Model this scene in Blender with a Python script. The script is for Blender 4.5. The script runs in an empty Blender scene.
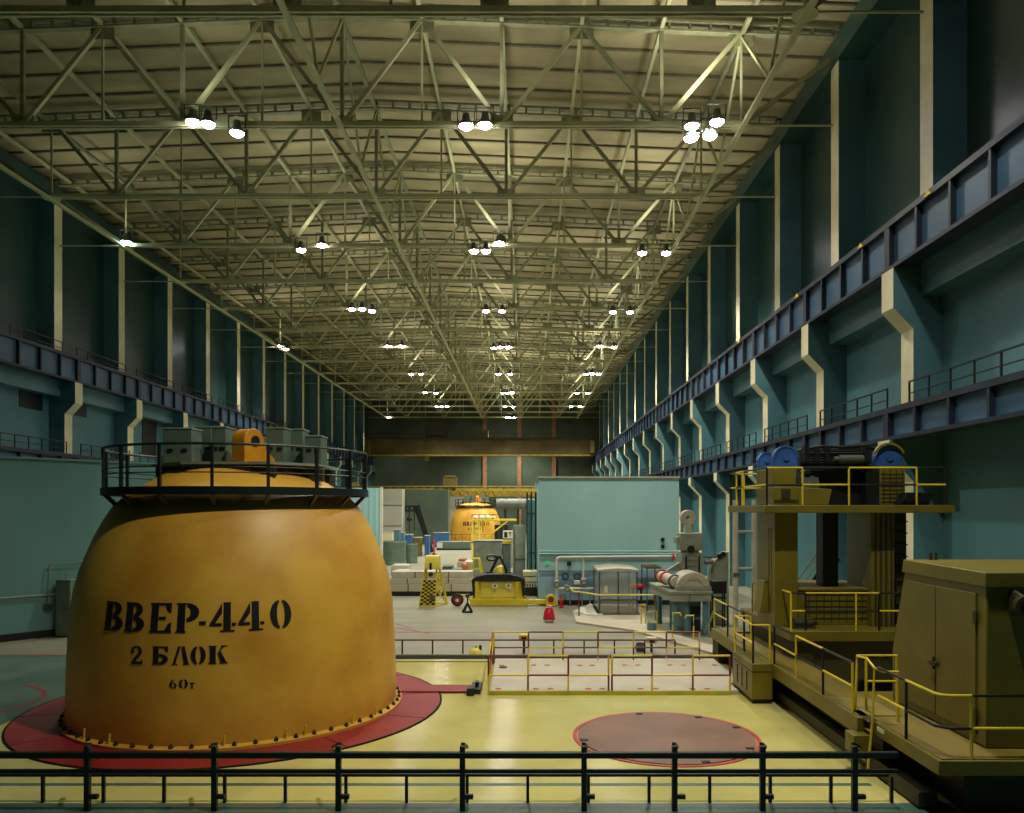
import bpy, bmesh, math, random
from math import sin, cos, pi, radians, atan2, sqrt
from mathutils import Vector
random.seed(7)
SC = bpy.context.scene
COL = SC.collection
# ---------------------------------------------------------------- camera model
E, F, VX, VY = 5.6, 780.0, 526.0, 508.5       # eye height, focal length and vanishing point in px (1024x813)
def G(px, py, z=0.0):                          # point of the horizontal plane z seen at a pixel
    Y = (E - z) * F / (py - VY)
    return ((px - VX) * Y / F, Y, z)
def P(px, py, Y):                              # point at depth Y seen at a pixel
    return ((px - VX) * Y / F, Y, E + (VY - py) * Y / F)
def WX(px, Y): return (px - VX) * Y / F
def WZ(py, Y): return E + (VY - py) * Y / F

cam = bpy.data.cameras.new('camera')
cam.sensor_width = 36.0
cam.lens = F * 36.0 / 1024.0
cam.shift_x = -(VX - 512.0) / 1024.0
cam.shift_y = (VY - 406.5) / 1024.0
cam.clip_start, cam.clip_end = 0.1, 500
co = bpy.data.objects.new('camera', cam); COL.objects.link(co)
co.location = (0, 0, E); co.rotation_euler = (pi / 2, 0, 0)
SC.camera = co

# ---------------------------------------------------------------- materials
def lin(c):
    c /= 255.0
    return c / 12.92 if c <= .04045 else ((c + .055) / 1.055) ** 2.4
def rgb(t): return (lin(t[0]), lin(t[1]), lin(t[2]), 1.0)
MATS = {}
def mat(name, c, rough=.5, metal=0.0, var=.18, scale=1.2, c2=None, bump=0.0, bscale=6.0, stretch=(1, 1, 1), spec=.5, detail=5.0, lo=.35, hi=.7):
    m = bpy.data.materials.new(name); m.use_nodes = True
    nt = m.node_tree; N = nt.nodes; L = nt.links
    b = N['Principled BSDF']
    b.inputs['Roughness'].default_value = rough
    b.inputs['Metallic'].default_value = metal
    b.inputs['Specular IOR Level'].default_value = spec
    tc = N.new('ShaderNodeTexCoord'); mp = N.new('ShaderNodeMapping'); mp.inputs['Scale'].default_value = stretch
    L.new(tc.outputs['Object'], mp.inputs['Vector'])
    nz = N.new('ShaderNodeTexNoise'); nz.inputs['Scale'].default_value = scale; nz.inputs['Detail'].default_value = detail
    L.new(mp.outputs['Vector'], nz.inputs['Vector'])
    cr = N.new('ShaderNodeValToRGB')
    a = rgb(c)
    if c2 is None: c2 = tuple(v * (1 - var) for v in c)
    cr.color_ramp.elements[0].position = lo; cr.color_ramp.elements[0].color = rgb(c2)
    cr.color_ramp.elements[1].position = hi; cr.color_ramp.elements[1].color = a
    L.new(nz.outputs['Fac'], cr.inputs['Fac'])
    L.new(cr.outputs['Color'], b.inputs['Base Color'])
    if bump > 0:
        n2 = N.new('ShaderNodeTexNoise'); n2.inputs['Scale'].default_value = bscale; n2.inputs['Detail'].default_value = 4
        L.new(mp.outputs['Vector'], n2.inputs['Vector'])
        bp = N.new('ShaderNodeBump'); bp.inputs['Strength'].default_value = bump; bp.inputs['Distance'].default_value = .05
        L.new(n2.outputs['Fac'], bp.inputs['Height']); L.new(bp.outputs['Normal'], b.inputs['Normal'])
    MATS[name] = m
    return m
def emit(name, c, s):
    m = bpy.data.materials.new(name); m.use_nodes = True
    b = m.node_tree.nodes['Principled BSDF']
    b.inputs['Base Color'].default_value = rgb(c)
    b.inputs['Emission Color'].default_value = rgb(c)
    b.inputs['Emission Strength'].default_value = s
    MATS[name] = m
    return m
mat('cream_floor', (216, 206, 126), .15, c2=(196, 186, 112), scale=.5, bump=.05, bscale=1.2)
mat('grey_floor', (158, 154, 134), .34, c2=(130, 128, 110), scale=.35, bump=.05, bscale=1.5, stretch=(.5, 2, 1))
mat('teal_floor', (78, 112, 98), .4, scale=.6)
mat('green_floor', (92, 118, 104), .4, scale=.4)
mat('dark_channel', (18, 24, 18), .7, spec=.1)
mat('yellow_line', (196, 190, 70), .45)
mat('red_line', (172, 52, 44), .45)
mat('cap_yellow', (218, 170, 62), .46, c2=(190, 132, 38), scale=.55, detail=7, bump=.05, bscale=2.0, lo=.3, hi=.62)
mat('cap_top', (232, 178, 60), .45, var=.1, scale=1.0)
mat('lug_orange', (222, 150, 30), .4, var=.15)
mat('stencil_black', (22, 18, 24), .5, var=.1)
mat('ring_red', (160, 40, 42), .4, c2=(128, 30, 34), scale=.8)
mat('hatch_brown', (142, 98, 74), .45, c2=(108, 76, 58), scale=.7, detail=7)
mat('hatch_red', (196, 50, 44), .45)
mat('black_steel', (22, 30, 27), .42, var=.15)
mat('black_paint', (14, 15, 15), .5)
mat('wall_upper_teal', (48, 80, 74), .32, c2=(36, 62, 58), scale=.25, bump=.4, bscale=1.1, stretch=(1, 1, .5), spec=.35)
mat('wall_lower_blue', (92, 136, 144), .42, c2=(76, 118, 126), scale=.3, bump=.12, bscale=1.2)
mat('block_teal', (116, 164, 162), .42, c2=(98, 144, 144), scale=.3, bump=.06, bscale=2, stretch=(1, 1, .35))  # darker than block_pale: the left block's shade is put into the colour
mat('block_pale', (170, 210, 210), .42, c2=(152, 194, 196), scale=.3, bump=.06, bscale=2, stretch=(1, 1, .35))
mat('block_blue', (150, 184, 206), .42, c2=(132, 168, 192), scale=.4)
mat('column_teal', (90, 130, 140), .4, c2=(72, 112, 122), scale=.4)
mat('cream_paint', (228, 220, 180), .4, var=.1, scale=.8)
mat('beam_blue', (70, 102, 132), .4, c2=(50, 80, 106), scale=.35)
mat('beam_dark', (30, 42, 60), .45, c2=(24, 30, 42), scale=.6)
mat('rust_rail', (96, 74, 54), .5)
mat('roof_deck', (192, 180, 138), .75, c2=(152, 142, 108), scale=.35, detail=7, stretch=(.5, 1.4, 1))
mat('roof_rib', (126, 120, 94), .7)
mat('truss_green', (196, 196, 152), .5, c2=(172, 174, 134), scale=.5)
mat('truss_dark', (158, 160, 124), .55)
mat('olive', (124, 112, 34), .42, c2=(104, 94, 28), scale=.8, bump=.03, bscale=3)
mat('olive_deck', (140, 122, 50), .5, c2=(108, 92, 38), scale=1.2, stretch=(1, .3, 1))
mat('olive_dark', (60, 54, 26), .6)
mat('yellow', (228, 204, 50), .38, c2=(208, 184, 40), scale=1.5)
mat('light_yellow', (238, 216, 90), .4, var=.08)
mat('dark_red', (128, 40, 36), .45)
mat('red', (214, 34, 56), .35, var=.1)
mat('sheave_blue', (58, 98, 170), .35, var=.15)
mat('cabinet_green', (98, 116, 100), .45, var=.12, scale=2)
mat('cabinet_edge', (150, 158, 136), .5)
mat('grey_machine', (150, 154, 136), .45, c2=(124, 130, 114), scale=1.5)
mat('grey_dark', (84, 90, 82), .5)
mat('white_grey', (190, 182, 162), .45, var=.12, scale=1.5)
mat('white', (222, 216, 200), .45, var=.06)
mat('pipe_white', (222, 218, 206), .28, var=.08)
mat('slab_white', (196, 186, 164), .45, c2=(180, 168, 148), scale=.8)
mat('cloth_white', (226, 222, 208), .7, var=.08, bump=.3, bscale=3)
mat('bronze', (122, 102, 56), .45)
mat('kerb_grey', (128, 126, 110), .5)
mat('blue', (56, 108, 168), .45)
mat('pale_blue', (112, 152, 190), .45)
mat('green_sign', (60, 190, 130), .4)
mat('orange', (232, 120, 50), .5)
mat('end_wall', (78, 92, 76), .5, c2=(60, 74, 60), scale=.2)
mat('end_pale', (176, 174, 160), .5, var=.1, scale=.2)
mat('end_pillar', (166, 120, 84), .5)
mat('crane_yellow', (140, 120, 42), .45, c2=(112, 96, 36), scale=.3)
mat('crane_ochre', (112, 94, 38), .5, c2=(84, 72, 32), scale=.3)
mat('crane_edge', (172, 150, 50), .45)
mat('rubber', (26, 24, 24), .7)
mat('chrome', (170, 170, 160), .25, metal=.9)
mat('brown_box', (170, 120, 84), .6)
emit('lamp_glow', (255, 244, 248), 40.0)
emit('lamp_glow_cool', (214, 252, 246), 40.0)
emit('sign_glow', (50, 170, 110), .35)
def glass(name, c, alpha):
    m = bpy.data.materials.new(name); m.use_nodes = True
    b = m.node_tree.nodes['Principled BSDF']
    b.inputs['Base Color'].default_value = rgb(c); b.inputs['Roughness'].default_value = .18
    b.inputs['Alpha'].default_value = alpha
    MATS[name] = m
glass('film', (206, 212, 200), .2)

# ---------------------------------------------------------------- mesh building
def vsub(a, b): return (a[0] - b[0], a[1] - b[1], a[2] - b[2])
class MB:
    def __init__(s): s.v = []; s.f = []; s.m = []
    def add(s, vs, fs, mi=0):
        o = len(s.v); s.v += [tuple(v) for v in vs]
        for f in fs: s.f.append(tuple(i + o for i in f)); s.m.append(mi)
        return s
    def box(s, x0, x1, y0, y1, z0, z1, mi=0):
        vs = [(x, y, z) for z in (z0, z1) for y in (y0, y1) for x in (x0, x1)]
        return s.add(vs, [(0, 2, 3, 1), (4, 5, 7, 6), (0, 1, 5, 4), (2, 6, 7, 3), (0, 4, 6, 2), (1, 3, 7, 5)], mi)
    def bar(s, p, q, w, h, mi=0, up=(0, 0, 1)):            # rectangular bar from p to q
        p, q = Vector(p), Vector(q); d = (q - p).normalized(); u = Vector(up)
        if abs(d.dot(u)) > .98: u = Vector((0, 1, 0))
        a = d.cross(u).normalized() * (w / 2); b = a.cross(d).normalized() * (h / 2)
        vs = []
        for c in (p, q): vs += [c - a - b, c + a - b, c + a + b, c - a + b]
        return s.add(vs, [(0, 1, 2, 3), (7, 6, 5, 4), (0, 4, 5, 1), (1, 5, 6, 2), (2, 6, 7, 3), (3, 7, 4, 0)], mi)
    def tube(s, p, q, r, n=8, mi=0, r2=None, caps=True):
        p, q = Vector(p), Vector(q); d = (q - p).normalized(); u = Vector((0, 0, 1))
        if abs(d.dot(u)) > .95: u = Vector((1, 0, 0))
        a = d.cross(u).normalized(); b = a.cross(d).normalized(); r2 = r if r2 is None else r2
        vs = []
        for c, rr in ((p, r), (q, r2)):
            vs += [c + a * (rr * cos(2 * pi * k / n)) + b * (rr * sin(2 * pi * k / n)) for k in range(n)]
        fs = [(k, (k + 1) % n, n + (k + 1) % n, n + k) for k in range(n)]
        if caps: fs += [tuple(reversed(range(n))), tuple(range(n, 2 * n))]
        return s.add(vs, fs, mi)
    def path(s, pts, r, n=8, mi=0, closed=False):          # swept tube along a polyline
        pts = [Vector(p) for p in pts]; m = len(pts); rings = []; ref = None
        for i, p in enumerate(pts):
            if closed: d = (pts[(i + 1) % m] - pts[i - 1]).normalized()
            elif i == 0: d = (pts[1] - p).normalized()
            elif i == m - 1: d = (p - pts[i - 1]).normalized()
            else:
                d = (pts[i + 1] - p).normalized() + (p - pts[i - 1]).normalized()
                d = d.normalized() if d.length > 1e-6 else (pts[i + 1] - p).normalized()
            if ref is None:
                ref = Vector((0, 0, 1)) if abs(d.z) < .9 else Vector((1, 0, 0))
            a = d.cross(ref).normalized(); ref2 = a.cross(d).normalized(); ref = ref2
            rings.append([p + a * (r * cos(2 * pi * k / n)) + ref2 * (r * sin(2 * pi * k / n)) for k in range(n)])
        vs = [v for rg in rings for v in rg]; fs = []
        for i in range(m if closed else m - 1):
            j = (i + 1) % m
            fs += [(i * n + k, i * n + (k + 1) % n, j * n + (k + 1) % n, j * n + k) for k in range(n)]
        if not closed: fs += [tuple(reversed(range(n))), tuple((m - 1) * n + k for k in range(n))]
        return s.add(vs, fs, mi)
    def lathe(s, prof, cx=0, cy=0, n=48, mi=0, cz=0, caps=False):
        vs = []
        for r, z in prof: vs += [(cx + r * sin(2 * pi * k / n), cy - r * cos(2 * pi * k / n), cz + z) for k in range(n)]
        fs = []
        for i in range(len(prof) - 1):
            fs += [(i * n + k, i * n + (k + 1) % n, (i + 1) * n + (k + 1) % n, (i + 1) * n + k) for k in range(n)]
        if caps: fs += [tuple(reversed(range(n))), tuple((len(prof) - 1) * n + k for k in range(n))]
        return s.add(vs, fs, mi)
    def prism(s, poly, axis, lo, hi, mi=0):
        n = len(poly); vs = []
        for t in (lo, hi):
            for a, b in poly: vs.append({'x': (t, a, b), 'y': (a, t, b), 'z': (a, b, t)}[axis])
        fs = [tuple(range(n)), tuple(reversed(range(n, 2 * n)))] + [(k, n + k, n + (k + 1) % n, (k + 1) % n) for k in range(n)]
        return s.add(vs, fs, mi)
    def ringprism(s, ce, ro, ri, axis, lo, hi, n=24, mi=0, a0=0, a1=2 * pi):   # flat ring (washer), thick
        vs = []; full = abs(a1 - a0 - 2 * pi) < 1e-6; m = n if full else n + 1
        for t in (lo, hi):
            for r in (ro, ri):
                for k in range(m):
                    a = a0 + (a1 - a0) * k / n; p, q = ce[0] + r * cos(a), ce[1] + r * sin(a)
                    vs.append({'x': (t, p, q), 'y': (p, t, q), 'z': (p, q, t)}[axis])
        fs = []
        for k in range(n):
            j = (k + 1) % m
            fs += [(k, j, m + j, m + k), (2 * m + k, 3 * m + k, 3 * m + j, 2 * m + j), (k, 2 * m + k, 2 * m + j, j), (m + k, m + j, 3 * m + j, 3 * m + k)]
        if not full:
            for k in (0, n): fs.append((k, m + k, 3 * m + k, 2 * m + k))
        return s.add(vs, fs, mi)
    def build(s, name, mats, parent=None, origin=None, bevel=0.0, sharp=35):
        if isinstance(mats, str): mats = [mats]
        if origin is None: origin = parent['_o'] if parent is not None and '_o' in parent else (0, 0, 0)
        me = bpy.data.meshes.new(name)
        me.from_pydata([vsub(v, origin) for v in s.v], [], s.f)
        for mm in mats: me.materials.append(MATS[mm])
        me.polygons.foreach_set('material_index', s.m)
        bm = bmesh.new(); bm.from_mesh(me); bmesh.ops.recalc_face_normals(bm, faces=bm.faces); bm.to_mesh(me); bm.free()
        me.polygons.foreach_set('use_smooth', [True] * len(me.polygons))
        me.set_sharp_from_angle(angle=radians(sharp)); me.update()
        o = bpy.data.objects.new(name, me); COL.objects.link(o)
        if parent is not None: o.parent = parent; o['_o'] = origin
        else: o.location = origin
        if bevel:
            b = o.modifiers.new('bevel', 'BEVEL'); b.width = bevel; b.segments = 2; b.limit_method = 'ANGLE'; b.angle_limit = radians(40)
        return o
def tag(o, label, cat, group=None, kind=None):
    o['label'] = label; o['category'] = cat
    if group: o['group'] = group
    if kind: o['kind'] = kind
    return o
def thing(name, label, cat, loc=(0, 0, 0), group=None, kind=None):
    o = bpy.data.objects.new(name, None); COL.objects.link(o); o.location = loc; o.empty_display_size = .2
    o['_o'] = tuple(loc)
    return tag(o, label, cat, group, kind)
def single(name, mb, mats, label, cat, loc=(0, 0, 0), group=None, kind=None, bevel=0.0):
    return tag(mb.build(name, mats, None, loc, bevel), label, cat, group, kind)
def struct(name, mb, mats, bevel=0.0):
    o = mb.build(name, mats, None, (0, 0, 0), bevel); o['kind'] = 'structure'; return o
CH = {}
def kids(o): return [c for c in bpy.data.objects if c.parent == o]
def dup(root, loc, label=None, group=None):
    r = root.copy(); COL.objects.link(r); r.location = loc
    if label: r['label'] = label
    if group: r['group'] = group
    for ch in kids(root):
        c = ch.copy(); COL.objects.link(c); c.parent = r
        for g in kids(ch):
            d = g.copy(); COL.objects.link(d); d.parent = c
    return r
ORD = ['nearest', 'second', 'third', 'fourth', 'fifth', 'sixth', 'seventh', 'eighth', 'ninth', 'tenth', 'eleventh', 'twelfth',
       'thirteenth', 'fourteenth', 'fifteenth', 'sixteenth', 'seventeenth', 'eighteenth', 'nineteenth', 'twentieth']

# ---------------------------------------------------------------- hall constants
BAY = 8.9
def YK(k): return 30.0 + BAY * k
XM = -9.17
def mx(x): return -18.6 - x                   # mirror across the hall's long axis
X_COR, X_SH, X_WL, X_UP, X_WU = 13.9, 14.66, 15.8, 15.4, 16.7
Z_RAIL2 = E + 11.02; Z_COR = E + 9.12
Z_LOW = E + 3.86; Z_LCOR = E + 2.6
Z_BC = E + 19.0
RIDGE = E + 24.85
def ztop(x): return RIDGE - abs(x - XM) * .042
Y_NEAR, Y_END = -10.0, 174.0

# ---------------------------------------------------------------- floor
fl = MB()
CX0, CX1 = -13.45, 16.0
CY0, CY1 = 14.83, 29.0
XL, XR = mx(X_WL) - .5, X_WL + .5
z = 0.0
fl.box(XL, XR, Y_NEAR, CY0, -.3, z, 1)                       # teal strip near the viewer
fl.box(CX0, CX1 + .3, CY0, CY1, -.3, z, 0)                   # cream
fl.box(XL, CX0, CY0, CY1 + .9, -.3, z, 2)                    # green grey on the left
fl.box(CX0, CX1 + .3, CY1, CY1 + .9, -.3, -.06, 4)           # dark channel
fl.box(XL, XR, CY1 + .9, Y_END, -.3, z, 3)                   # grey far floor
fl.box(CX0, 7.0, 28.45, 28.58, 0, .004, 4)
fl.box(CX0, 7.0, 15.75, 15.9, 0, .004, 1)
fl.box(CX0 - .12, CX0, CY0, CY1, 0, .004, 5)
def arcmark(cx, cy, r, w, a0, a1, n, mi=6):
    for k in range(n):
        a, b = a0 + (a1 - a0) * k / n, a0 + (a1 - a0) * (k + 1) / n
        vs = [(cx + q * cos(t), cy + q * sin(t), .005) for t, q in ((a, r), (a, r + w), (b, r + w), (b, r))]
        fl.add(vs, [(0, 1, 2, 3)], mi)
arcmark(-16.6, 22.4, 2.3, .13, radians(-75), radians(75), 18)
arcmark(-11.9, 25.6, 2.4, .13, radians(150), radians(260), 14)
fl.add([(-22, 29.6, .005), (-13, 29.6, .005), (-13, 29.75, .005), (-22, 29.75, .005)], [(0, 1, 2, 3)], 6)
for t in range(3):
    a = G(10 + t * 25, 700 - t * 13); b = G(20 + t * 25, 694 - t * 13)
    fl.add([(a[0], a[1], .005), (b[0], b[1], .005), (b[0], b[1] + .18, .005), (a[0], a[1] + .18, .005)], [(0, 1, 2, 3)], 6)
for (a, b) in (((380, 632.6), (495, 632.6)), ((395, 624), (412, 629)), ((395, 628), (430, 634))):
    a, b = G(*a), G(*b)
    fl.add([(a[0], a[1], .005), (b[0], b[1], .005), (b[0], b[1] + .2, .005), (a[0], a[1] + .2, .005)], [(0, 1, 2, 3)], 6)
struct('floor', fl, ['cream_floor', 'teal_floor', 'green_floor', 'grey_floor', 'dark_channel', 'yellow_line', 'red_line'])

# ---------------------------------------------------------------- walls and ceiling
for side, f in (('right', lambda x: x), ('left', mx)):
    w = MB()
    def bx(x0, x1, *a, f=f, w=w):
        a0, a1 = sorted((f(x0), f(x1))); w.box(a0, a1, *a)
    bx(X_WU, X_WU + .4, Y_NEAR, Y_END, Z_COR, E + 25.6, 0)
    bx(X_WL, X_WU + .4, Y_NEAR, Y_END, 0, Z_COR, 1)
    struct('wall_' + side, w, ['wall_upper_teal', 'wall_lower_blue'])
    t = MB()
    a0, a1 = sorted((f(14.95), f(X_WL)))
    t.box(a0, a1, Y_NEAR, Y_END, E + 8.05, Z_COR + .3, 0)
    struct('trim_1' if side == 'right' else 'trim_2', t, ['column_teal'])
    t = MB()
    a0, a1 = sorted((f(15.3), f(X_WU)))
    t.box(a0, a1, Y_NEAR, Y_END, E + 22.1, E + 23.3, 0)
    struct('trim_5' if side == 'right' else 'trim_6', t, ['wall_upper_teal'])
    t = MB()
    a0, a1 = sorted((f(14.5), f(X_WL)))
    t.box(a0, a1, Y_NEAR, Y_END, Z_LOW - .3, Z_LOW - .02, 0)
    struct('trim_3' if side == 'right' else 'trim_4', t, ['beam_dark'])
w = MB(); w.box(mx(X_WU) - .4, X_WU + .4, Y_END, Y_END + .4, 0, E + 25.6, 0)
w.box(mx(X_WL) + .3, -13, Y_END - .25, Y_END, 0, E + 3.2, 1)
for px in (484.8, 519.4, 553.9): w.box(WX(px, 174) - .45, WX(px, 174) + .45, Y_END - .6, Y_END, 0, E + 24, 2)
struct('wall_far', w, ['end_wall', 'end_pale', 'end_pillar'])
w = MB(); w.box(mx(X_WU) - .4, X_WU + .4, Y_NEAR - .4, Y_NEAR, 0, E + 25.6, 0)
struct('wall_near', w, ['wall_upper_teal'])
c = MB()
x0, x1 = mx(X_WU) - .4, X_WU + .4
for a, b in ((x0, XM), (XM, x1)):
    za, zb = ztop(a) + .45, ztop(b) + .45
    c.prism([(a, za), (b, zb), (b, zb + .3), (a, za + .3)], 'y', Y_NEAR, Y_END, 0)
yy = Y_NEAR + .7
while yy < Y_END:
    for a, b in ((x0, XM), (XM, x1)):
        c.bar((a, yy, ztop(a) + .41), (b, yy, ztop(b) + .41), .14, .16, 1)
    yy += BAY / 4
struct('ceiling', c, ['roof_deck', 'roof_rib'])
for i, (pa, pb, ta, tb) in enumerate(((19, 42, 386, 409), (69, 86, 398, 416), (142, 156, 411, 455))):
    X = mx(X_WL); ya, yb = X * F / (pa - VX), X * F / (pb - VX); ym = (ya + yb) / 2
    o = MB().box(X - .02, X + .05, ya, yb, WZ(tb, ym), WZ(ta, ym), 0)
    fr = o.build('window_%d' % (i + 1), ['black_paint']); fr['kind'] = 'structure'

# ---------------------------------------------------------------- roof trusses
PAN = 19.9 / 2.5
BN = [XM + PAN * n for n in (-3, -2, -1, 0, 1, 2, 3)]
TN = [XM + PAN * (n + .5) for n in (-3, -2, -1, 0, 1, 2)]
tr = thing('roof_truss', 'x', 'roof truss', (0, 0, 0), 'roof trusses across the hall')
xa, xb = mx(X_UP) + .1, X_UP - .1
XJL, XJR = TN[0], TN[-1]
m = MB()
for d in (-.13, .13): m.box(XJL, XJR, d - .05, d + .05, Z_BC, Z_BC + .24, 0)
m.build('bottom_chord', ['truss_green'], tr)
m = MB()
for a, b in ((xa, XM), (XM, xb)):
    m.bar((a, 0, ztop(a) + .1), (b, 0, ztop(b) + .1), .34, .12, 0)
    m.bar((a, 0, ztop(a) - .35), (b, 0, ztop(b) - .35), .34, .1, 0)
    n = int((b - a) / 1.0)
    for k in range(n + 1):
        x = a + (b - a) * k / n; m.box(x - .06, x + .06, -.12, .12, ztop(x) - .35, ztop(x) + .1, 0)
m.build('top_chord', ['truss_dark'], tr)
for xj, xw in ((XJL, xa), (XJR, xb)):
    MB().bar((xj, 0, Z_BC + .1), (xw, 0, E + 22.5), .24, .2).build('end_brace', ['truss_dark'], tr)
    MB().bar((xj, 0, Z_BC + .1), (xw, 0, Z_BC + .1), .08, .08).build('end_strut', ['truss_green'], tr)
    MB().lathe([(.5, -.03), (.5, .03)], xj, 0, 16, 0, Z_BC, True).build('joint_plate', ['truss_green'], tr)
for i, b in enumerate(BN[1:-1]):
    for t in (b - PAN / 2, b + PAN / 2):
        if xa < t < xb:
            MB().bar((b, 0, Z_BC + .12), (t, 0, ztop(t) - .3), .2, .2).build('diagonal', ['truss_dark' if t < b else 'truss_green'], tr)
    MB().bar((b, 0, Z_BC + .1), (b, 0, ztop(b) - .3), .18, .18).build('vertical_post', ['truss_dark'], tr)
    MB().box(b - .55, b + .55, -.02, .02, Z_BC - .05, Z_BC + .6).build('gusset_plate', ['truss_green'], tr)
for t in TN:
    MB().bar((t, 0, Z_BC + .1), (t, 0, ztop(t) - .3), .1, .1).build('hanger', ['truss_green'], tr)
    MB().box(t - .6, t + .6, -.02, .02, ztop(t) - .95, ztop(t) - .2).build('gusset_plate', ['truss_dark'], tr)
for k in range(-2, 16):
    lab = 'pale green steel roof truss across the hall, ' + (ORD[k] + ' from the viewer' if k > 0 else ('nearest one in view at the top edge' if k == 0 else ('the one above the yellow cap' if k == -1 else 'the one above the round hatch')))
    o = tr if k == -2 else dup(tr, (0, YK(k), 0))
    o.location = (0, YK(k), 0); o['label'] = lab
# longitudinal ties, purlins and bracing
def girder(name, x, label, bracing):
    t = thing(name, label, 'roof girder', (x, YK(0), Z_BC), 'long roof girders')
    m = MB(); m.box(x - .12, x + .12, YK(-1), YK(15), Z_BC - .16, Z_BC, 0)
    m.build('bottom_tie', ['truss_green'], t)
    m = MB(); m.box(x - .1, x + .1, YK(-1), YK(15), ztop(x) - .55, ztop(x) - .35, 0)
    m.build('top_tie', ['truss_dark'], t)
    if bracing:
        for k in range(-1, 15):
            ya, yb = YK(k), YK(k + 1); ymid = (ya + yb) / 2
            m = MB(); m.bar((x, ya, ztop(x) - .45), (x, ymid, Z_BC), .12, .12); m.bar((x, ymid, Z_BC), (x, yb, ztop(x) - .45), .12, .12)
            m.build('bracing', ['truss_green'], t)
girder('roof_girder', XM, 'long lattice girder under the roof ridge, running the length of the hall', True)
girder('roof_girder', XJL, 'long roof girder along the left side beside the wall columns', False)
girder('roof_girder', 10.73, 'long roof girder along the right side ending in plate joints', True)
for i, x in enumerate(sorted([b for b in BN if abs(b - XM) > 1 and b < 14] + [t for t in TN if t < 10 and t > -28])):
    single('roof_purlin', MB().box(x - .09, x + .09, YK(-1), YK(15), ztop(x) - .34, ztop(x) - .12), ['truss_green'],
           'thin steel purlin along the roof, %s counted from the left wall' % (ORD[i] if i else 'first'), 'purlin', (x, YK(0), 0), 'roof purlins', 'thing')
# ---------------------------------------------------------------- wall columns
def make_column(f, side):
    t = thing('column', 'x', 'wall column', (0, 0, 0), 'wall columns on the %s' % side, 'thing')
    H = .48
    def faced(prof, name):                      # profile of the inner edge, bottom to top; inner face cream
        m = MB(); n = len(prof); back = X_WU if name == 'upper_shaft' else X_WL
        for y0, y1 in ((-H, H),):
            for i in range(n - 1):
                (xa, za), (xb, zb) = prof[i], prof[i + 1]
                m.add([(f(xa), y0, za), (f(xb), y0, zb), (f(back), y0, zb), (f(back), y0, za)], [(0, 1, 2, 3)], 0)
                m.add([(f(xa), y1, za), (f(xb), y1, zb), (f(back), y1, zb), (f(back), y1, za)], [(0, 1, 2, 3)], 0)
                m.add([(f(xa), y0, za), (f(xb), y0, zb), (f(xb), y1, zb), (f(xa), y1, za)], [(0, 1, 2, 3)], 1)
            for (xx, zz) in (prof[0], prof[-1]):
                m.add([(f(xx), y0, zz), (f(xx), y1, zz), (f(back), y1, zz), (f(back), y0, zz)], [(0, 1, 2, 3)], 0)
        m.build(name, ['column_teal', 'cream_paint'], t)
    faced([(X_SH, 0), (X_SH, E + 1.04)], 'base_shaft')
    faced([(X_SH, E + 1.04), (X_COR - .15, E + 1.98), (X_COR - .15, Z_LCOR)], 'lower_corbel')
    faced([(X_SH, Z_LCOR), (X_SH, E + 6.81)], 'middle_shaft')
    faced([(X_SH, E + 6.81), (X_COR, E + 7.61), (X_COR, Z_COR)], 'upper_corbel')
    faced([(X_UP, Z_COR), (X_UP, E + 22.1)], 'upper_shaft')
    return t
for side, f, k0 in (('right', lambda x: x, 0), ('left', mx, 3)):
    c0 = None
    for i, k in enumerate(range(k0, 16)):
        lab = 'blue concrete wall column with cream inner edge and crane brackets, %s along the %s wall' % (ORD[i], side)
        if c0 is None: c0 = make_column(f, side); o = c0
        else: o = dup(c0, (0, 0, 0))
        o.location = (0, YK(k), 0); o['label'] = lab

# ---------------------------------------------------------------- crane runway beams
def runway(f, side, level, xf, z0, z1, web, k0, clips=()):
    t = thing('runway_beam', 'dark blue riveted crane runway beam along the %s wall, %s one' % (side, level), 'crane rail beam', (f(xf), YK(k0), z0), 'crane runway beams', 'thing')
    s = 1 if f(1) > f(0) else -1
    ya, yb = YK(k0) - BAY * 1.5, YK(15) + 4
    def bx(m, x0, x1, *a):
        p, q = sorted((f(x0), f(x1))); m.box(p, q, *a)
    m = MB(); bx(m, xf + .22, xf + .3, ya, yb, z0 + .1, z1 - .1); m.build('web', [web], t)
    m = MB(); bx(m, xf, xf + .75, ya, yb, z1 - .22, z1); m.build('top_flange', ['beam_dark'], t)
    m = MB(); bx(m, xf, xf + .75, ya, yb, z0, z0 + .14); m.build('bottom_flange', ['beam_dark'], t)
    m = MB(); bx(m, xf + .3, xf + .38, ya, yb, z1, z1 + .08); m.build('crane_rail', ['rust_rail'], t)
    proto = None; y = YK(k0) - BAY * 1.5 + .1; i = 0
    while y < yb and i < 96:
        heavy = abs((y - YK(0)) / BAY - round((y - YK(0)) / BAY)) < .07
        m = MB(); w = .2 if heavy else .07
        bx(m, xf + .02, xf + .22, y - w, y + w, z0 + .14, z1 - .22); m.build('stiffener', ['beam_dark'], t)
        y += BAY / 4; i += 1
    for (px, py) in clips:
        Y = f(xf) * F / (px - VX)
        m = MB(); bx(m, xf - .04, xf, Y - .22, Y + .22, z1 - .2, z1 - .12); bx(m, xf - .04, xf, Y - .1, Y + .1, z1 - .12, z1 - .02)
        m.build('rail_clip', ['yellow'], t)
runway(lambda x: x, 'right', 'upper', X_COR, Z_COR, Z_RAIL2, 'beam_blue', 0, ((861, 247), (928, 196), (797, 300), (739, 344)))
runway(lambda x: x, 'right', 'lower', X_COR - .05, Z_LCOR, Z_LOW, 'beam_blue', 0)
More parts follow.
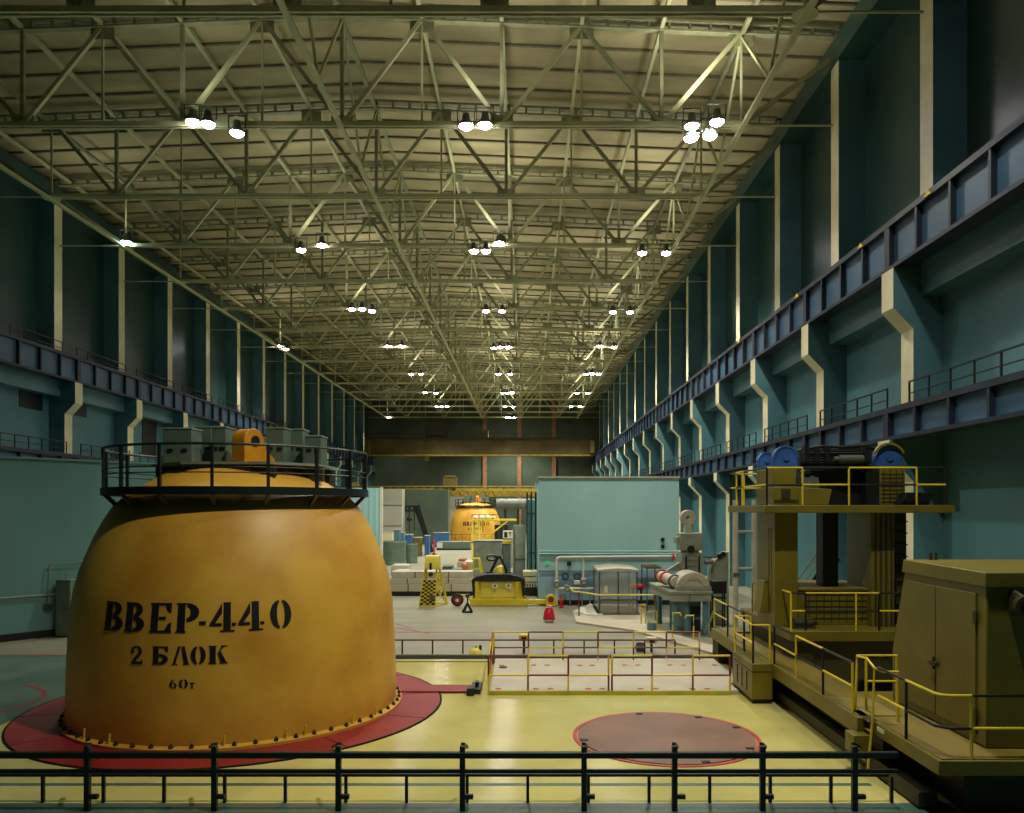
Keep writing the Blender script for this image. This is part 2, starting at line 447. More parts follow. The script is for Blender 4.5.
runway(mx, 'left', 'upper', X_COR, Z_COR, Z_RAIL2, 'beam_blue', 3)
runway(mx, 'left', 'lower', X_COR - .05, Z_LCOR, Z_LOW, 'beam_blue', 3)

# guard rails on the runway beams
def bay_rail(f, x, z, k, label, group, h=1.0, n=6, detailed=True, gap=1.2):
    ya, yb = YK(k) + gap - BAY, YK(k) - .6
    t = thing('guard_rail', label, 'guard rail', (f(x), (ya + yb) / 2, z), group)
    for i in range(n):
        y = ya + (yb - ya) * i / (n - 1)
        MB().box(f(x) - .03, f(x) + .03, y - .03, y + .03, z, z + h).build('post', ['black_steel'], t)
    MB().box(f(x) - .03, f(x) + .03, ya, yb, z + h - .06, z + h).build('top_rail', ['black_steel'], t)
    MB().box(f(x) - .02, f(x) + .02, ya, yb, z + h * .5 - .02, z + h * .5 + .02).build('middle_rail', ['black_steel'], t)
for k in range(0, 11):
    bay_rail(lambda x: x, 14.45, Z_LOW, k, 'thin black guard rail on the lower right crane beam, %s bay from the viewer' % ORD[k], 'guard rails on the lower right beam', .95)
for i, k in enumerate(range(3, 10)):
    bay_rail(mx, 14.45, Z_LOW, k, 'thin black guard rail on the lower left crane beam, %s bay from the viewer' % ORD[i], 'guard rails on the lower left beam', .95)
    bay_rail(mx, 14.75, Z_RAIL2, k, 'thin black guard rail on the upper left crane beam, %s bay from the viewer' % ORD[i], 'guard rails on the upper left beam', .95)

# ---------------------------------------------------------------- floodlights
ROWS = [  # truss index, clusters of (px, py)
    (1, [[(193, 122), (208, 124), (237, 133)], [(466, 126), (485, 125)], [(691, 138), (692, 126), (710, 136), (717, 122)]]),
    (3, [[(126, 242)], [(301, 250), (322, 245)], [(474, 251), (486, 251), (499, 243)], [(642, 253), (666, 253)]]),
    (5, [[(352, 309), (362, 309), (372, 311)], [(486, 311), (502, 311)], [(613, 312), (630, 312)]]),
    (7, [[(278, 346), (286, 349)], [(388, 346), (402, 346)], [(494, 348), (500, 347), (508, 347)], [(600, 346), (614, 347)]]),
    (9, [[(411, 374), (421, 374)], [(498.5, 374), (510, 374)], [(586, 374), (592, 373.5), (598.5, 374)]]),
    (11, [[(425, 392.5), (436, 393)], [(502.5, 393), (507, 393), (512, 392.5)], [(577, 393), (587.5, 393)]]),
    (13, [[(437, 406.5), (442, 406.5), (447, 406.5)], [(505, 406.5), (513, 406.7)], [(571, 406.5), (580, 406.5)]]),
    (15, [[(389, 417)], [(506.5, 417.5), (510, 417.5), (514, 417.5)]]),
]
def make_flood(glow):
    t = thing('floodlight', 'x', 'floodlight', (0, 0, 0))
    MB().lathe([(.05, .62), (.16, .6), (.2, .3), (.36, .1), (.37, .02), (.34, 0), (.34, .02)], n=20).build('housing', ['grey_dark'], t)
    MB().lathe([(.335, .03), (.31, -.06), (.22, -.13), (.1, -.165), (.002, -.17)], n=20).build('lens', [glow], t)
    m = MB(); m.bar((-.42, 0, .25), (-.42, 0, .85), .04, .06); m.bar((.42, 0, .25), (.42, 0, .85), .04, .06); m.bar((-.44, 0, .85), (.44, 0, .85), .06, .05)
    m.bar((-.44, 0, .25), (-.34, 0, .25), .04, .04); m.bar((.34, 0, .25), (.44, 0, .25), .04, .04)
    m.build('bracket', ['grey_dark'], t)
    return t
FL = {}
POWER = 1.0
def add_spot(x, y, z, e, c=(1.0, .97, .82), tilt=0):
    L = bpy.data.lights.new('floodlight_beam', 'SPOT'); L.energy = e; L.spot_size = radians(134); L.spot_blend = .6; L.shadow_soft_size = .3; L.color = c
    o = bpy.data.objects.new('floodlight_beam', L); COL.objects.link(o); o.location = (x, y, z - .25); o.rotation_euler = (tilt, 0, 0)
    Q = bpy.data.lights.new('roof_fill_light', 'SPOT'); Q.energy = e * ROOF_FILL; Q.spot_size = radians(172); Q.spot_blend = .8; Q.shadow_soft_size = .8; Q.color = c  # added upward light, set apart from the fixtures, to brighten the roof
    o = bpy.data.objects.new('roof_fill_light', Q); COL.objects.link(o); o.location = (x, y - 1.1, Z_BC + .7); o.rotation_euler = (pi, 0, 0)
LAMP_W, ROOF_FILL = 5700.0, .085
NUMW = {1: 'single', 2: 'two', 3: 'three', 4: 'four'}
def pos_word(j, n):
    if n == 1: return 'a lone one'
    if n == 2: return ('left', 'right')[j] + ' of two'
    if n == 3: return ('left', 'middle', 'right')[j] + ' of three'
    return ('lower left', 'upper left', 'lower right', 'upper right')[j] + ' of four'
for ri, (k, cl) in enumerate(ROWS):
    Y = YK(k)
    for ci, c in enumerate(cl):
        xm = sum(WX(p[0], Y) for p in c) / len(c)
        cname = 'far left' if xm < -25 else 'left' if xm < -9 else 'centre' if xm < 3 else 'right'
        for j, (px, py) in enumerate(c):
            cool = (k == 3 and cname == 'far left') or (k == 1 and j == 1 and cname == 'left')
            g = 'lamp_glow_cool' if cool else 'lamp_glow'
            Yl = Y - .4 - (.75 if j % 2 and len(c) > 2 else 0)
            x, zz = WX(px, Yl), WZ(py, Yl)
            lab = 'lit roof floodlight, %s in the %s cluster of the %s lamp row' % (pos_word(j, len(c)), cname, ORD[ri])
            if g not in FL: FL[g] = make_flood(g); o = FL[g]
            else: o = dup(FL[g], (0, 0, 0))
            o.location = (x, Yl, zz); o['label'] = lab; o['group'] = 'roof floodlights'
        zc = sum(WZ(p[1], Y) for p in c) / len(c)
        add_spot(xm, Y - .4, zc, LAMP_W * len(c) / 2 * (1.0 if k < 9 else 1.6) * ((.25 if k == 1 else .6) if xm < -9 else 1.0))
# the next cluster towards the viewer, above the frame
for j in range(3):
    dup(FL['lamp_glow'], (3.8 + (j - 1) * 1.0, YK(-2) - .4, Z_BC - .2), 'lit roof floodlight above the near cream floor, %s' % pos_word(j, 3), 'roof floodlights')
add_spot(3.8, YK(-2) - .4, Z_BC - .2, LAMP_W * 1.4)
for j in range(2):
    dup(FL['lamp_glow'], (9.1 + (j - .5) * 1.2, YK(-1) - .4, Z_BC - .2), 'lit roof floodlight above the olive machine, %s' % pos_word(j, 2), 'roof floodlights')
add_spot(9.1, YK(-1) - .4, Z_BC - .2, LAMP_W * .38)

# ---------------------------------------------------------------- reactor caps
R_CAP = [(4.35, 0), (4.35, .5), (4.34, 1.0), (4.32, 1.7), (4.29, 2.3), (4.25, 2.9), (4.17, 3.45), (4.06, 3.9), (3.91, 4.32), (3.72, 4.8), (3.5, 5.25), (3.27, 5.62), (2.98, 5.92), (2.62, 6.16), (2.2, 6.42), (1.8, 6.68), (1.5, 6.72), (.002, 6.72)]
def cap_r(z):
    for (r0, z0), (r1, z1) in zip(R_CAP, R_CAP[1:]):
        if z0 <= z <= z1 and z1 > z0: return r0 + (r1 - r0) * (z - z0) / (z1 - z0)
    return R_CAP[0][0]
def arcq(cx, cy, ro, ry, ri, rj, a0, a1, n=8):
    q = []
    for k in range(n):
        a, b = radians(a0 + (a1 - a0) * k / n), radians(a0 + (a1 - a0) * (k + 1) / n)
        q.append([(cx + ro * cos(a), cy + ry * sin(a)), (cx + ro * cos(b), cy + ry * sin(b)), (cx + ri * cos(b), cy + rj * sin(b)), (cx + ri * cos(a), cy + rj * sin(a))])
    return q
def R4(a, b, c, d): return [[(a, b), (c, b), (c, d), (a, d)]]
STEM = R4(.07, .06, .4, .94) + R4(0, 0, .44, .06) + R4(0, .94, .44, 1)
GL = {
    'V': STEM + arcq(.44, .75, .44, .25, .13, .14, -90, 90) + arcq(.44, .27, .56, .27, .2, .14, -90, 90),
    'E': STEM + R4(.42, .92, .98, 1) + [[(.82, .72), (.98, .66), (.98, .92), (.7, .92)]] + R4(.42, .44, .74, .54) + R4(.42, 0, 1, .08) + [[(.7, .08), (.98, .08), (1, .36), (.84, .3)]],
    'R': STEM + arcq(.46, .68, .54, .32, .17, .19, -90, 90) ,
    '-': R4(0, .25, 1, .38),
    '4': R4(.52, .06, .8, 1) + R4(.4, 0, .95, .06) + [[(.02, .3), (.2, .3), (.46, .62), (.46, .98)]] + R4(0, .2, .46, .3) + R4(.84, .2, 1, .3),
    '0': arcq(.46, .5, .46, .5, .14, .42, 95, 265, 12) + arcq(.54, .5, .46, .5, .14, .42, -85, 85, 12),
    'O': arcq(.46, .5, .46, .5, .14, .4, 95, 265, 12) + arcq(.54, .5, .46, .5, .14, .4, -85, 85, 12),
    '2': arcq(.46, .7, .46, .3, .2, .2, 175, -40, 10) + [[(.6, .6), (.85, .55), (.4, .16), (.08, .16)]] + R4(.06, 0, .98, .14) + R4(.84, .14, .98, .24) + arcq(.16, .66, .14, .1, .01, .01, 0, 360, 8),
    'B': STEM + R4(.42, .92, .96, 1) + [[(.82, .74), (.96, .68), (.96, .92), (.72, .92)]] + arcq(.42, .3, .56, .3, .24, .15, -90, 90),
    'L': [[(.06, .05), (.22, .05), (.5, 1), (.36, 1)]] + R4(0, 0, .34, .06) + [[(.54, 1), (.72, 1), (.94, .05), (.68, .05)]] + R4(.62, 0, 1, .06),
    'K': STEM + [[(.42, .44), (.5, .58), (.92, 1), (.74, 1)]] + [[(.5, .56), (.66, .7), (.98, .08), (.66, .08)]] + R4(.6, 0, 1.05, .07) + R4(.66, .94, 1.02, 1),
    '6': arcq(.5, .32, .46, .32, .2, .22, 0, 360, 16) + arcq(.62, .42, .6, .56, .36, .48, 85, 190, 8),
    't': R4(.34, 0, .66, .5) + R4(0, .48, 1, .62) + R4(.2, 0, .8, .08),
}
def cap_phi(px, cx, cy, r):
    lo, hi = radians(-60), radians(75)
    for _ in range(40):
        mid = (lo + hi) / 2
        v = VX + F * (cx + r * sin(mid)) / (cy - r * cos(mid))
        if v < px: lo = mid
        else: hi = mid
    return (lo + hi) / 2
def reactor_cap(loc, label, near):
    cx, cy, _ = loc; N = 96 if near else 48
    t = thing('reactor_cap', label, 'reactor cap', loc)
    MB().lathe([(r, z + .02) for r, z in R_CAP], cx, cy, N).build('shell', ['cap_yellow'], t, sharp=60)
    b = MB().lathe([(4.34, .0), (4.52, .0), (4.52, .1), (4.36, .14)], cx, cy, N).build('base_flange', ['cap_yellow'], t)
    if near:
        for k in range(60):
            a = 2 * pi * k / 60
            x, y = cx + 4.44 * sin(a), cy - 4.44 * cos(a)
            m = MB(); m.tube((x, y, .1), (x, y, .17), .055, 6); m.tube((x, y, .17), (x, y, .21), .03, 6)
            m.build('bolt', ['olive_dark'], t)
        for k in (2, 5, 6, 9, 11, -4, -6):
            a = 2 * pi * (k + .5) / 60; x, y = cx + 4.42 * sin(a), cy - 4.42 * cos(a)
            MB().tube((x, y, .1), (x + .02, y, .36), .025, 6).build('locating_pin', ['yellow'], t)
    # gallery
    rg = 3.5
    MB().lathe([(2.95, 6.02), (rg, 6.02), (rg, 6.08), (2.95, 6.08), (2.95, 6.02)], cx, cy, N).build('gallery_floor', ['black_steel'], t)
    MB().lathe([(rg, 5.94), (rg + .05, 5.94), (rg + .05, 6.14), (rg, 6.14), (rg, 5.94)], cx, cy, N).build('gallery_rim', ['black_steel'], t)
    n = 17; ph = radians(9.0)
    for k in range(n):
        a = ph + 2 * pi * k / n
        x, y = cx + rg * sin(a), cy - rg * cos(a)
        MB().bar((x, y, 6.0), (x, y, 7.18), .07, .07, up=(cos(a), sin(a), 0)).build('railing_post', ['black_steel'], t)
        MB().bar((x, y, 5.97), (cx + 3.2 * sin(a), cy - 3.2 * cos(a), 5.66), .09, .07).build('gallery_bracket', ['rust_rail'], t)
    MB().path([(cx + rg * sin(2 * pi * k / 68), cy - rg * cos(2 * pi * k / 68), 7.17) for k in range(68)], .035, 6, closed=True).build('top_rail', ['black_steel'], t)
    for zz in (6.48, 6.62):
        MB().path([(cx + rg * sin(2 * pi * k / 68), cy - rg * cos(2 * pi * k / 68), zz) for k in range(68)], .016, 5, closed=True).build('middle_rail', ['black_steel'], t)
    # top deck plates
    m = MB()
    xy = [(-.9, -1.9), (1.35, -1.9), (2.45, -.75), (2.45, 1.5), (1.2, 2.3), (-1.2, 2.3), (-2.3, 1.2), (-2.3, -.6)]
    m.prism([(cx + a, cy + b) for a, b in xy], 'z', 6.76, 6.83, 0)
    m.build('top_plate', ['cabinet_edge'], t)
    for a, b in ((-.6, -1.6), (1.2, -1.6), (2.2, -.6), (2.0, 1.0), (-2.0, -.2)):
        MB().box(cx + a - .3, cx + a + .3, cy + b - .12, cy + b + .12, 6.35, 6.76, 0).build('plate_support', ['olive_dark'], t)
    # lifting lug
    lx, ly = cx + .5, cy - .8
    ca, sa = cos(radians(63)), sin(radians(63))
    def turn(mb):
        mb.v = [(lx + x * ca - y * sa, ly + x * sa + y * ca, zz) for x, y, zz in mb.v]; return mb
    pts = [(-.38, 0), (.85, 0), (.8, .08), (.42, .4), (.33, .55)]
    for k in range(9):
        a = radians(-10 + 190 * k / 8); pts.append((-.04 + .36 * cos(a), .62 + .34 * sin(a)))
    lug = turn(MB().prism([(a, 6.83 + b) for a, b in pts], 'y', -.24, .24, 0)).build('lifting_lug', ['lug_orange'], t, bevel=.02)
    turn(MB().tube((-.02, -.28, 7.45), (-.02, .28, 7.45), .14, 16)).build('lug_hole', ['black_paint'], lug)
    turn(MB().box(-.5, 1.0, -.34, .34, 6.8, 6.9)).build('lug_base', ['lug_orange'], lug)
    # control cabinets round the lug
    for (pa, pb, ps, pt, pbm, Yc, d) in CABS:
        xa, xb = WX(pa, Yc) - CAPX, WX(pb, Yc) - CAPX
        za, zb = WZ(pbm, Yc), WZ(pt, Yc)
        y0 = Yc - CAPY
        cbx = MB().box(cx + xa, cx + xb, cy + y0, cy + y0 + d, za, zb).build('control_cabinet', ['cabinet_green'], t, bevel=.015)
        MB().box(cx + xa - .02, cx + xb + .02, cy + y0 - .02, cy + y0 + d + .02, zb, zb + .04).build('cabinet_lid', ['cabinet_edge'], cbx)
        if near:
            for q in (.25, .75):
                xx = cx + xa + (xb - xa) * q
                MB().box(xx - .07, xx + .07, cy + y0 - .03, cy + y0, za + .42, za + .5).build('cabinet_handle', ['black_paint'], cbx)
    # lettering
    def line(letters, z0, z1, name):
        m = MB()
        for ch, pa, pb in letters:
            pa, pb = cap_phi(pa, CAPX, CAPY, 4.28), cap_phi(pb, CAPX, CAPY, 4.28)
            for q in GL[ch]:
                nu, nv = 3, 8
                vs = []
                for jv in range(nv + 1):
                    for iu in range(nu + 1):
                        e, g = iu / nu, jv / nv
                        u = (q[0][0] * (1 - e) + q[1][0] * e) * (1 - g) + (q[3][0] * (1 - e) + q[2][0] * e) * g
                        v = (q[0][1] * (1 - e) + q[1][1] * e) * (1 - g) + (q[3][1] * (1 - e) + q[2][1] * e) * g
                        a = pa + (pb - pa) * u; zz = z0 + (z1 - z0) * v; r = cap_r(zz - .02) + .01
                        vs.append((cx + r * sin(a), cy - r * cos(a), zz))
                m.add(vs, [(y * (nu + 1) + x, y * (nu + 1) + x + 1, (y + 1) * (nu + 1) + x + 1, (y + 1) * (nu + 1) + x) for y in range(nv) for x in range(nu)], 0)
        m.build(name, ['stencil_black'], t)
    s = 1 / 4.6545
    ln = lambda *a: [(c, 90 + p * s, 90 + q * s) for c, p, q in a]
    line(ln(('V', 62, 150), ('V', 157, 250), ('E', 273, 376), ('R', 396, 506), ('-', 506, 538), ('4', 556, 680), ('4', 690, 812), ('0', 840, 940)), 2.73, 3.41, 'lettering')
    line(ln(('2', 193, 250), ('B', 292, 368), ('L', 382, 466), ('O', 470, 540), ('K', 552, 638)), 2.0, 2.42, 'lettering')
    line(ln(('6', 374, 410), ('O', 418, 460), ('t', 468, 490)), 1.46, 1.67, 'lettering')
    return t
CAPX, CAPY = -8.12, 22.27
CABS = [  # px left, px right, -, py top, py bottom, depth Y of the front, depth of the body
    (163, 191.6, 0, 429, 467, 21.4, .7), (192, 198, 0, 437, 464, 23.0, .6), (195.7, 211.2, 0, 427.5, 464.5, 22.4, .7), (211.5, 226, 0, 427.5, 465, 21.6, .75),
    (252, 263, 0, 438, 462, 23.2, .5), (266, 284, 0, 428.5, 465, 22.0, .7), (287, 303, 0, 430, 464, 22.9, .6), (305, 321, 0, 436.5, 466, 22.4, .7)]
reactor_cap((CAPX, CAPY, 0), 'huge yellow dome shaped reactor cap with black stencilled lettering on the red floor ring', True)
reactor_cap((WX(475.5, 134.6), 134.6, 0), 'distant orange yellow reactor cap with black stencilled lettering at the far end of the hall', False)

# red floor ring round the near cap
t = thing('floor_ring', 'dark red metal floor ring of plates around the big yellow cap', 'floor ring', (CAPX, CAPY, 0))
for k in range(12):
    a0, a1 = 2 * pi * k / 12 + .004 + .25, 2 * pi * (k + 1) / 12 - .004 + .25
    MB().ringprism((CAPX, CAPY), 5.63, 4.2, 'z', .002, .03, 10, 0, a0, a1).build('ring_plate', ['ring_red'], t)
MB().ringprism((CAPX, CAPY), 5.69, 5.635, 'z', .002, .025, 72).build('ring_edge', ['dark_channel'], t)
a, b = G(420, 685.5), G(475, 693.5)
single('red_bar', MB().box(-4.0, a[0] + (b[0] - a[0]) * 1.0, 23.62, 24.5, .031, .07), ['ring_red'], 'flat red bar lying from the red ring to the black floor box', 'bar', (-2.5, 23.9, .031), bevel=.01)
t = thing('floor_box', 'small black open floor box at the end of the flat red bar', 'floor box', (WX(475, 24), 24, 0))
x = WX(475, 24)
MB().box(x - .12, x + .2, 23.5, 24.5, 0, .16).build('body', ['black_steel'], t, bevel=.02)
MB().box(x - .2, x + .02, 23.3, 23.75, 0, .22).build('lid', ['black_steel'], t)
MB().box(x + .02, x + .12, 23.8, 24.1, .16, .3).build('handle', ['black_steel'], t)

# round hatch in the cream floor
HX, HY = WX(665.5, 19.13), 19.13
t = thing('floor_hatch', 'big round brown hatch cover with red rim set in the cream floor', 'floor hatch', (HX, HY, 0))
MB().lathe([(2.14, .004), (2.14, .03), (.002, .034)], HX, HY, 72).build('cover', ['hatch_brown'], t)
MB().ringprism((HX, HY), 2.27, 2.17, 'z', .002, .02, 72).build('rim', ['hatch_red'], t)
for a in (20, 100, 190, 285, 330, 55):
    q = radians(a); MB().box(HX + 2.05 * cos(q) - .09, HX + 2.05 * cos(q) + .09, HY + 2.05 * sin(q) - .06, HY + 2.05 * sin(q) + .06, .03, .05).build('lifting_slot', ['black_paint'], t)
MB().box(HX - .05, HX + .12, HY - 1.7, HY - 1.6, .03, .06).build('lifting_slot', ['black_paint'], t)

# ---------------------------------------------------------------- near railings
YR = 14.46
t = thing('railing', 'tall black steel railing right in front, with leaning tabs on its posts', 'railing', (0, YR, 0))
XA, XB = -12.5, 6.9
MB().box(XA, XB, YR - .06, YR + .06, .975, 1.09).build('top_rail', ['black_steel'], t, bevel=.02)
MB().box(XA, XB, YR - .03, YR + .03, .70, .765).build('middle_rail', ['black_steel'], t)
for i, px in enumerate((-38, 87.5, 214.5, 338.5, 462.5, 584, 674.5, 762.5, 854.5)):
    x = WX(px, YR)
    pst = MB().box(x - .05, x + .05, YR - .05, YR + .05, 0, 1.2).build('post', ['black_steel'], t, bevel=.01)
    dx = (-.3, -.3, -.28, -.22, .04, .08, .14, .2, .3)[i]
    MB().bar((x, YR + .06, 1.22), (x + dx, YR + .5, 1.02), .07, .05).build('tab', ['black_steel'], pst)
    MB().box(x + .05, x + .2, YR - .04, YR + .04, .22, .3).build('clamp', ['black_steel'], pst)
def low_rail(label, y, xs, h, mtl, topm, name='low_railing', xa=None, xb=None):
    t = thing(name, label, 'railing', ((xs[0] + xs[-1]) / 2, y, 0))
    for x in xs: MB().box(x - .028, x + .028, y - .028, y + .028, 0, h).build('post', [mtl], t)
    MB().box(xs[0] if xa is None else xa, xs[-1] if xb is None else xb, y - .035, y + .035, h, h + .05).build('top_rail', [topm], t)
low_rail('low black railing with thin posts just behind the tall railing in front', 14.86, [WX(43 + 60.6 * i, 14.86) for i in range(-1, 15)], .5, 'black_steel', 'black_steel', xa=-12.3, xb=6.9)
low_rail('low black railing across the hall between cream floor and grey floor', 30.1, [WX(372 + 30.3 * i, 30.1) for i in range(-9, 11)], .5, 'black_steel', 'dark_red')

# ---------------------------------------------------------------- slab with red and yellow barriers
S0, S1, SA, SB = 23.47, 28.5, WX(489, 23.47), WX(731, 23.47)
t = thing('cover_slab', 'pale rectangular floor slab with red plugs and yellow front edge inside the barrier', 'floor slab', ((SA + SB) / 2, S0, 0))
MB().prism([(SA, S0 + .02), (6.4, S0 + .02), (6.4, 24.5), (6.85, 24.5), (6.85, S1), (SA, S1)], 'z', .002, .12).build('slab', ['slab_white'], t)
MB().box(SA, SB, S0 - .06, S0 + .02, .002, .125).build('edge_strip', ['yellow_line'], t)
s = 1 / 3.793
for (a, b) in ((107, 261), (250, 261), (305, 261), (449, 261), (502, 261), (647, 261), (705, 261), (843, 261), (901, 261),
               (120, 172), (242, 171), (293, 171), (416, 172), (464, 172), (587, 171), (637, 171), (759, 171), (810, 171), (928, 171)):
    x, y, _ = G(470 + a * s, 620 + b * s, .12)
    MB().tube((x, y, .12), (x, y, .128), .1, 14).build('plug', ['hatch_red'], t)
x, y, _ = G(503, 667.5, .12)
MB().tube((x, y, .12), (x, y, .15), .14, 12).build('lid', ['black_steel'], t)
# painted steel barriers
def barrier(label, pts, h, mids, z0=0.0, r=.03, cols=('yellow', 'dark_red'), ph=0, group=None, loc=None, name='barrier'):
    t = thing(name, label, 'barrier', pts[0] + (z0,) if loc is None else loc, group)
    n = len(pts)
    for i, (x, y) in enumerate(pts):
        hh = h * .5
        m = MB(); m.tube((x, y, z0), (x, y, z0 + hh), r, 8, (i + ph + 1) % 2); m.tube((x, y, z0 + hh), (x, y, z0 + h), r, 8, (i + ph) % 2)
        m.build('post', list(cols), t)
    for nm, zz, o in [('top_rail', h, 0)] + [('middle_rail', h * q, 1) for q in mids]:
        m = MB()
        for i in range(n - 1):
            m.tube(pts[i] + (z0 + zz,), pts[i + 1] + (z0 + zz,), r, 8, (i + ph + o) % 2)
        m.build(nm, list(cols), t)
    return t
yf = S0
barrier('yellow and red tube barrier, left front section on the slab edge', [(WX(p, yf), yf) for p in (488.5, 528, 568.3, 608.5)], 1.17, (.5,), ph=1)
barrier('yellow and red tube barrier, right front section on the slab edge', [(WX(p, yf), yf) for p in (612, 652, 692.8, 730)], 1.17, (.5,), ph=0)
yb = 28.27
barrier('yellow and red tube barrier along the back of the slab', [(WX(p, yb), yb) for p in (494, 528.5, 563, 598, 633.5, 666.4, 699.4)], 1.12, (.5,), ph=0)
barrier('yellow and red tube barrier closing the slab\'s short end toward the big cap', [(SA - .02, 23.7), (SA - .05, 25.9), (SA - .08, 28.0)], 1.15, (.5,), ph=0)
#PART2
# ---------------------------------------------------------------- olive refuelling machine on the right
XLW, ZD = 7.05, 1.15                           # walkway's inner edge, deck height
mc = thing('refuelling_machine', 'big olive refuelling machine with walkways, twin towers and blue winch wheels on top', 'refuelling machine', (9, 22, 0))
def part(name, m, mats, parent=None, bevel=0.0): return m.build(name, mats, mc if parent is None else parent, None, bevel)
# walkways
part('walkway', MB().box(XLW, XLW + 1.05, 16.6, 24.4, ZD - .37, ZD), ['olive'], bevel=.015)
part('walkway', MB().box(XLW - .15, XLW + .95, 24.4, 29.05, ZD - .37, ZD), ['olive'], bevel=.015)
part('walkway_tread', MB().box(XLW + .08, XLW + .98, 16.7, 29.0, ZD, ZD + .02), ['olive_deck'])
m = MB().box(XLW + .25, XLW + .6, 14.5, 29, .05, .32); part('lower_girder', m, ['olive_dark'])
m = MB().box(XLW + .55, XLW + 1.05, 16.6, 29, .35, ZD - .37); part('side_web', m, ['olive_dark'])
m = MB().box(6.46, 7.05, 22.3, 24.4, .14, ZD); m.box(6.5, 7.0, 22.4, 24.3, 0, .14, 1); bxp = part('end_box', m, ['olive', 'black_paint'], bevel=.015)
m = MB().box(6.45, 7.06, 22.285, 22.3, ZD - .22, ZD - .205); m.box(6.445, 6.46, 22.3, 24.4, ZD - .22, ZD - .205); part('seam', m, ['olive_dark'], bxp)
m = MB()
for k in range(3): m.box(6.44, 6.46, 22.8 + k * .5, 22.83 + k * .5, .3, ZD - .3)
part('panel_line', m, ['olive_dark'], bxp)
part('wheel_box', MB().box(XLW - .1, XLW + .8, 28.2, 29.05, 0.02, ZD - .37), ['olive_dark'])
part('bracket_box', MB().box(6.85, 7.2, 16.3, 16.75, .45, .85), ['olive'], bevel=.01)
# cabin deck
D0 = 13.75
part('cabin_deck', MB().prism([(7.28, D0), (14.2, D0), (14.2, 19), (8.11, 19), (8.11, 16.59), (7.28, 16.59)], 'z', ZD - .27, ZD), ['olive'], bevel=.015)
part('deck_tread', MB().box(7.36, 8.48, D0 + .06, 16.55, ZD, ZD + .02), ['olive_deck'])
part('deck_tread', MB().box(8.48, 13.2, D0 + .06, 14.38, ZD, ZD + .02), ['olive_deck'])
part('deck_beam', MB().box(8.0, 13.2, D0 + .5, 18.9, .1, ZD - .27), ['olive_dark'])
part('label_plate', MB().box(7.265, 7.28, 15.85, 16.15, ZD - .14, ZD - .06), ['white'])
# cabin
cab = MB(); CXL = 8.5
prof = [(14.4, ZD + .02), (14.4, 4.39), (17.43, 4.43), (18.1, 2.34), (18.1, ZD + .02)]
cab.prism(prof, 'x', CXL, 13.2, 0); cab = part('cabin', cab, ['olive'], bevel=.025)
m = MB().prism([(14.34, 4.15), (14.34, 4.42), (17.47, 4.46), (17.55, 4.17)], 'x', CXL - .05, 13.25, 0); part('roof_cap', m, ['olive'], cab, .015)
m = MB()
for (y0, y1, z0, z1) in ((14.7, 16.11, 1.35, 4.0), (16.15, 17.36, 1.35, 4.0)):
    d = MB().prism([(y0, z0), (y1, z0), (y1, z1), (y0, z1)], 'x', CXL - .035, CXL + .01); part('door', d, ['olive'], cab, .01)
part('door_handle', MB().box(CXL - .12, CXL - .035, 16.0, 16.24, 2.36, 2.44).tube((CXL - .09, 16.1, 2.3), (CXL - .09, 16.1, 2.55), .03, 8), ['olive_dark'], cab)
for zz in (3.55, 1.7): part('hinge', MB().box(CXL - .06, CXL - .03, 14.64, 14.74, zz - .12, zz + .12), ['olive_dark'], cab)
part('vent_plate', MB().box(CXL - .02, CXL, 17.2, 17.32, 3.45, 3.65), ['olive_dark'], cab)
m = MB(); m.tube((9.0, 14.4, 4.05), (9.0, 14.05, 3.95), .06, 8); m.ringprism((9.0, 3.82), .2, .12, 'y', 14.02, 14.14, 16, 0, radians(30), radians(330)); m.box(8.9, 9.15, 14.1, 14.4, 3.72, 4.0)
part('work_lamp', m, ['olive_dark'], cab)
for px in (928.5, 933.5): x = WX(px, 17.4); part('roof_stub', MB().tube((x, 17.3, 4.45), (x, 17.3, 4.62), .03, 6), ['olive_dark'], cab)
# railings of the walkways: yellow and black tubes
def railpath(name, pts, mi, r=.028): return part(name, MB().path(pts, r, 7), [mi])
def post(x, y, z0, z1, mi): part('rail_post', MB().tube((x, y, z0), (x, y, z1), .03, 7), [mi])
zt = ZD + 1.1; zm = ZD + .58; xl = XLW + .05
for px, c in ((774.3, 'black_paint'), (796, 'yellow'), (823, 'black_paint'), (852.5, 'yellow')):
    post(xl, xl * F / (px - VX), ZD, zt, c)
yq = [xl * F / (p - VX) for p in (774.3, 796, 823, 852.5)]
for i, c in enumerate(('black_paint', 'yellow', 'black_paint')): railpath('hand_rail', [(xl, yq[i], zt), (xl, yq[i + 1], zt)], c)
for i, c in enumerate(('yellow', 'black_paint', 'yellow')): railpath('middle_rail', [(xl, yq[i], zm), (xl, yq[i + 1], zm)], c)
xb_ = 6.52
for x, y, c in ((xb_, 24.3, 'yellow'), (6.8, 24.3, 'black_paint'), (7.0, 24.3, 'yellow'), (xb_, 22.4, 'black_paint'), (7.0, 22.4, 'yellow')): post(x, y, ZD, zt, c)
railpath('hand_rail', [(xb_, 24.3, zt), (6.95, 24.3, zt)], 'yellow'); railpath('hand_rail', [(xb_, 24.3, zt), (xb_, 22.4, zt)], 'yellow'); railpath('hand_rail', [(xb_, 22.4, zt), (7.0, 22.4, zt)], 'yellow')
railpath('middle_rail', [(xb_, 24.3, zm), (xb_, 22.4, zm)], 'yellow'); railpath('middle_rail', [(xb_, 24.3, zm), (7.0, 24.3, zm)], 'black_paint')
xf = 6.98
for y, c in ((28.9, 'yellow'), (27.0, 'black_paint'), (25.0, 'black_paint')): post(xf, y, ZD, zt, c)
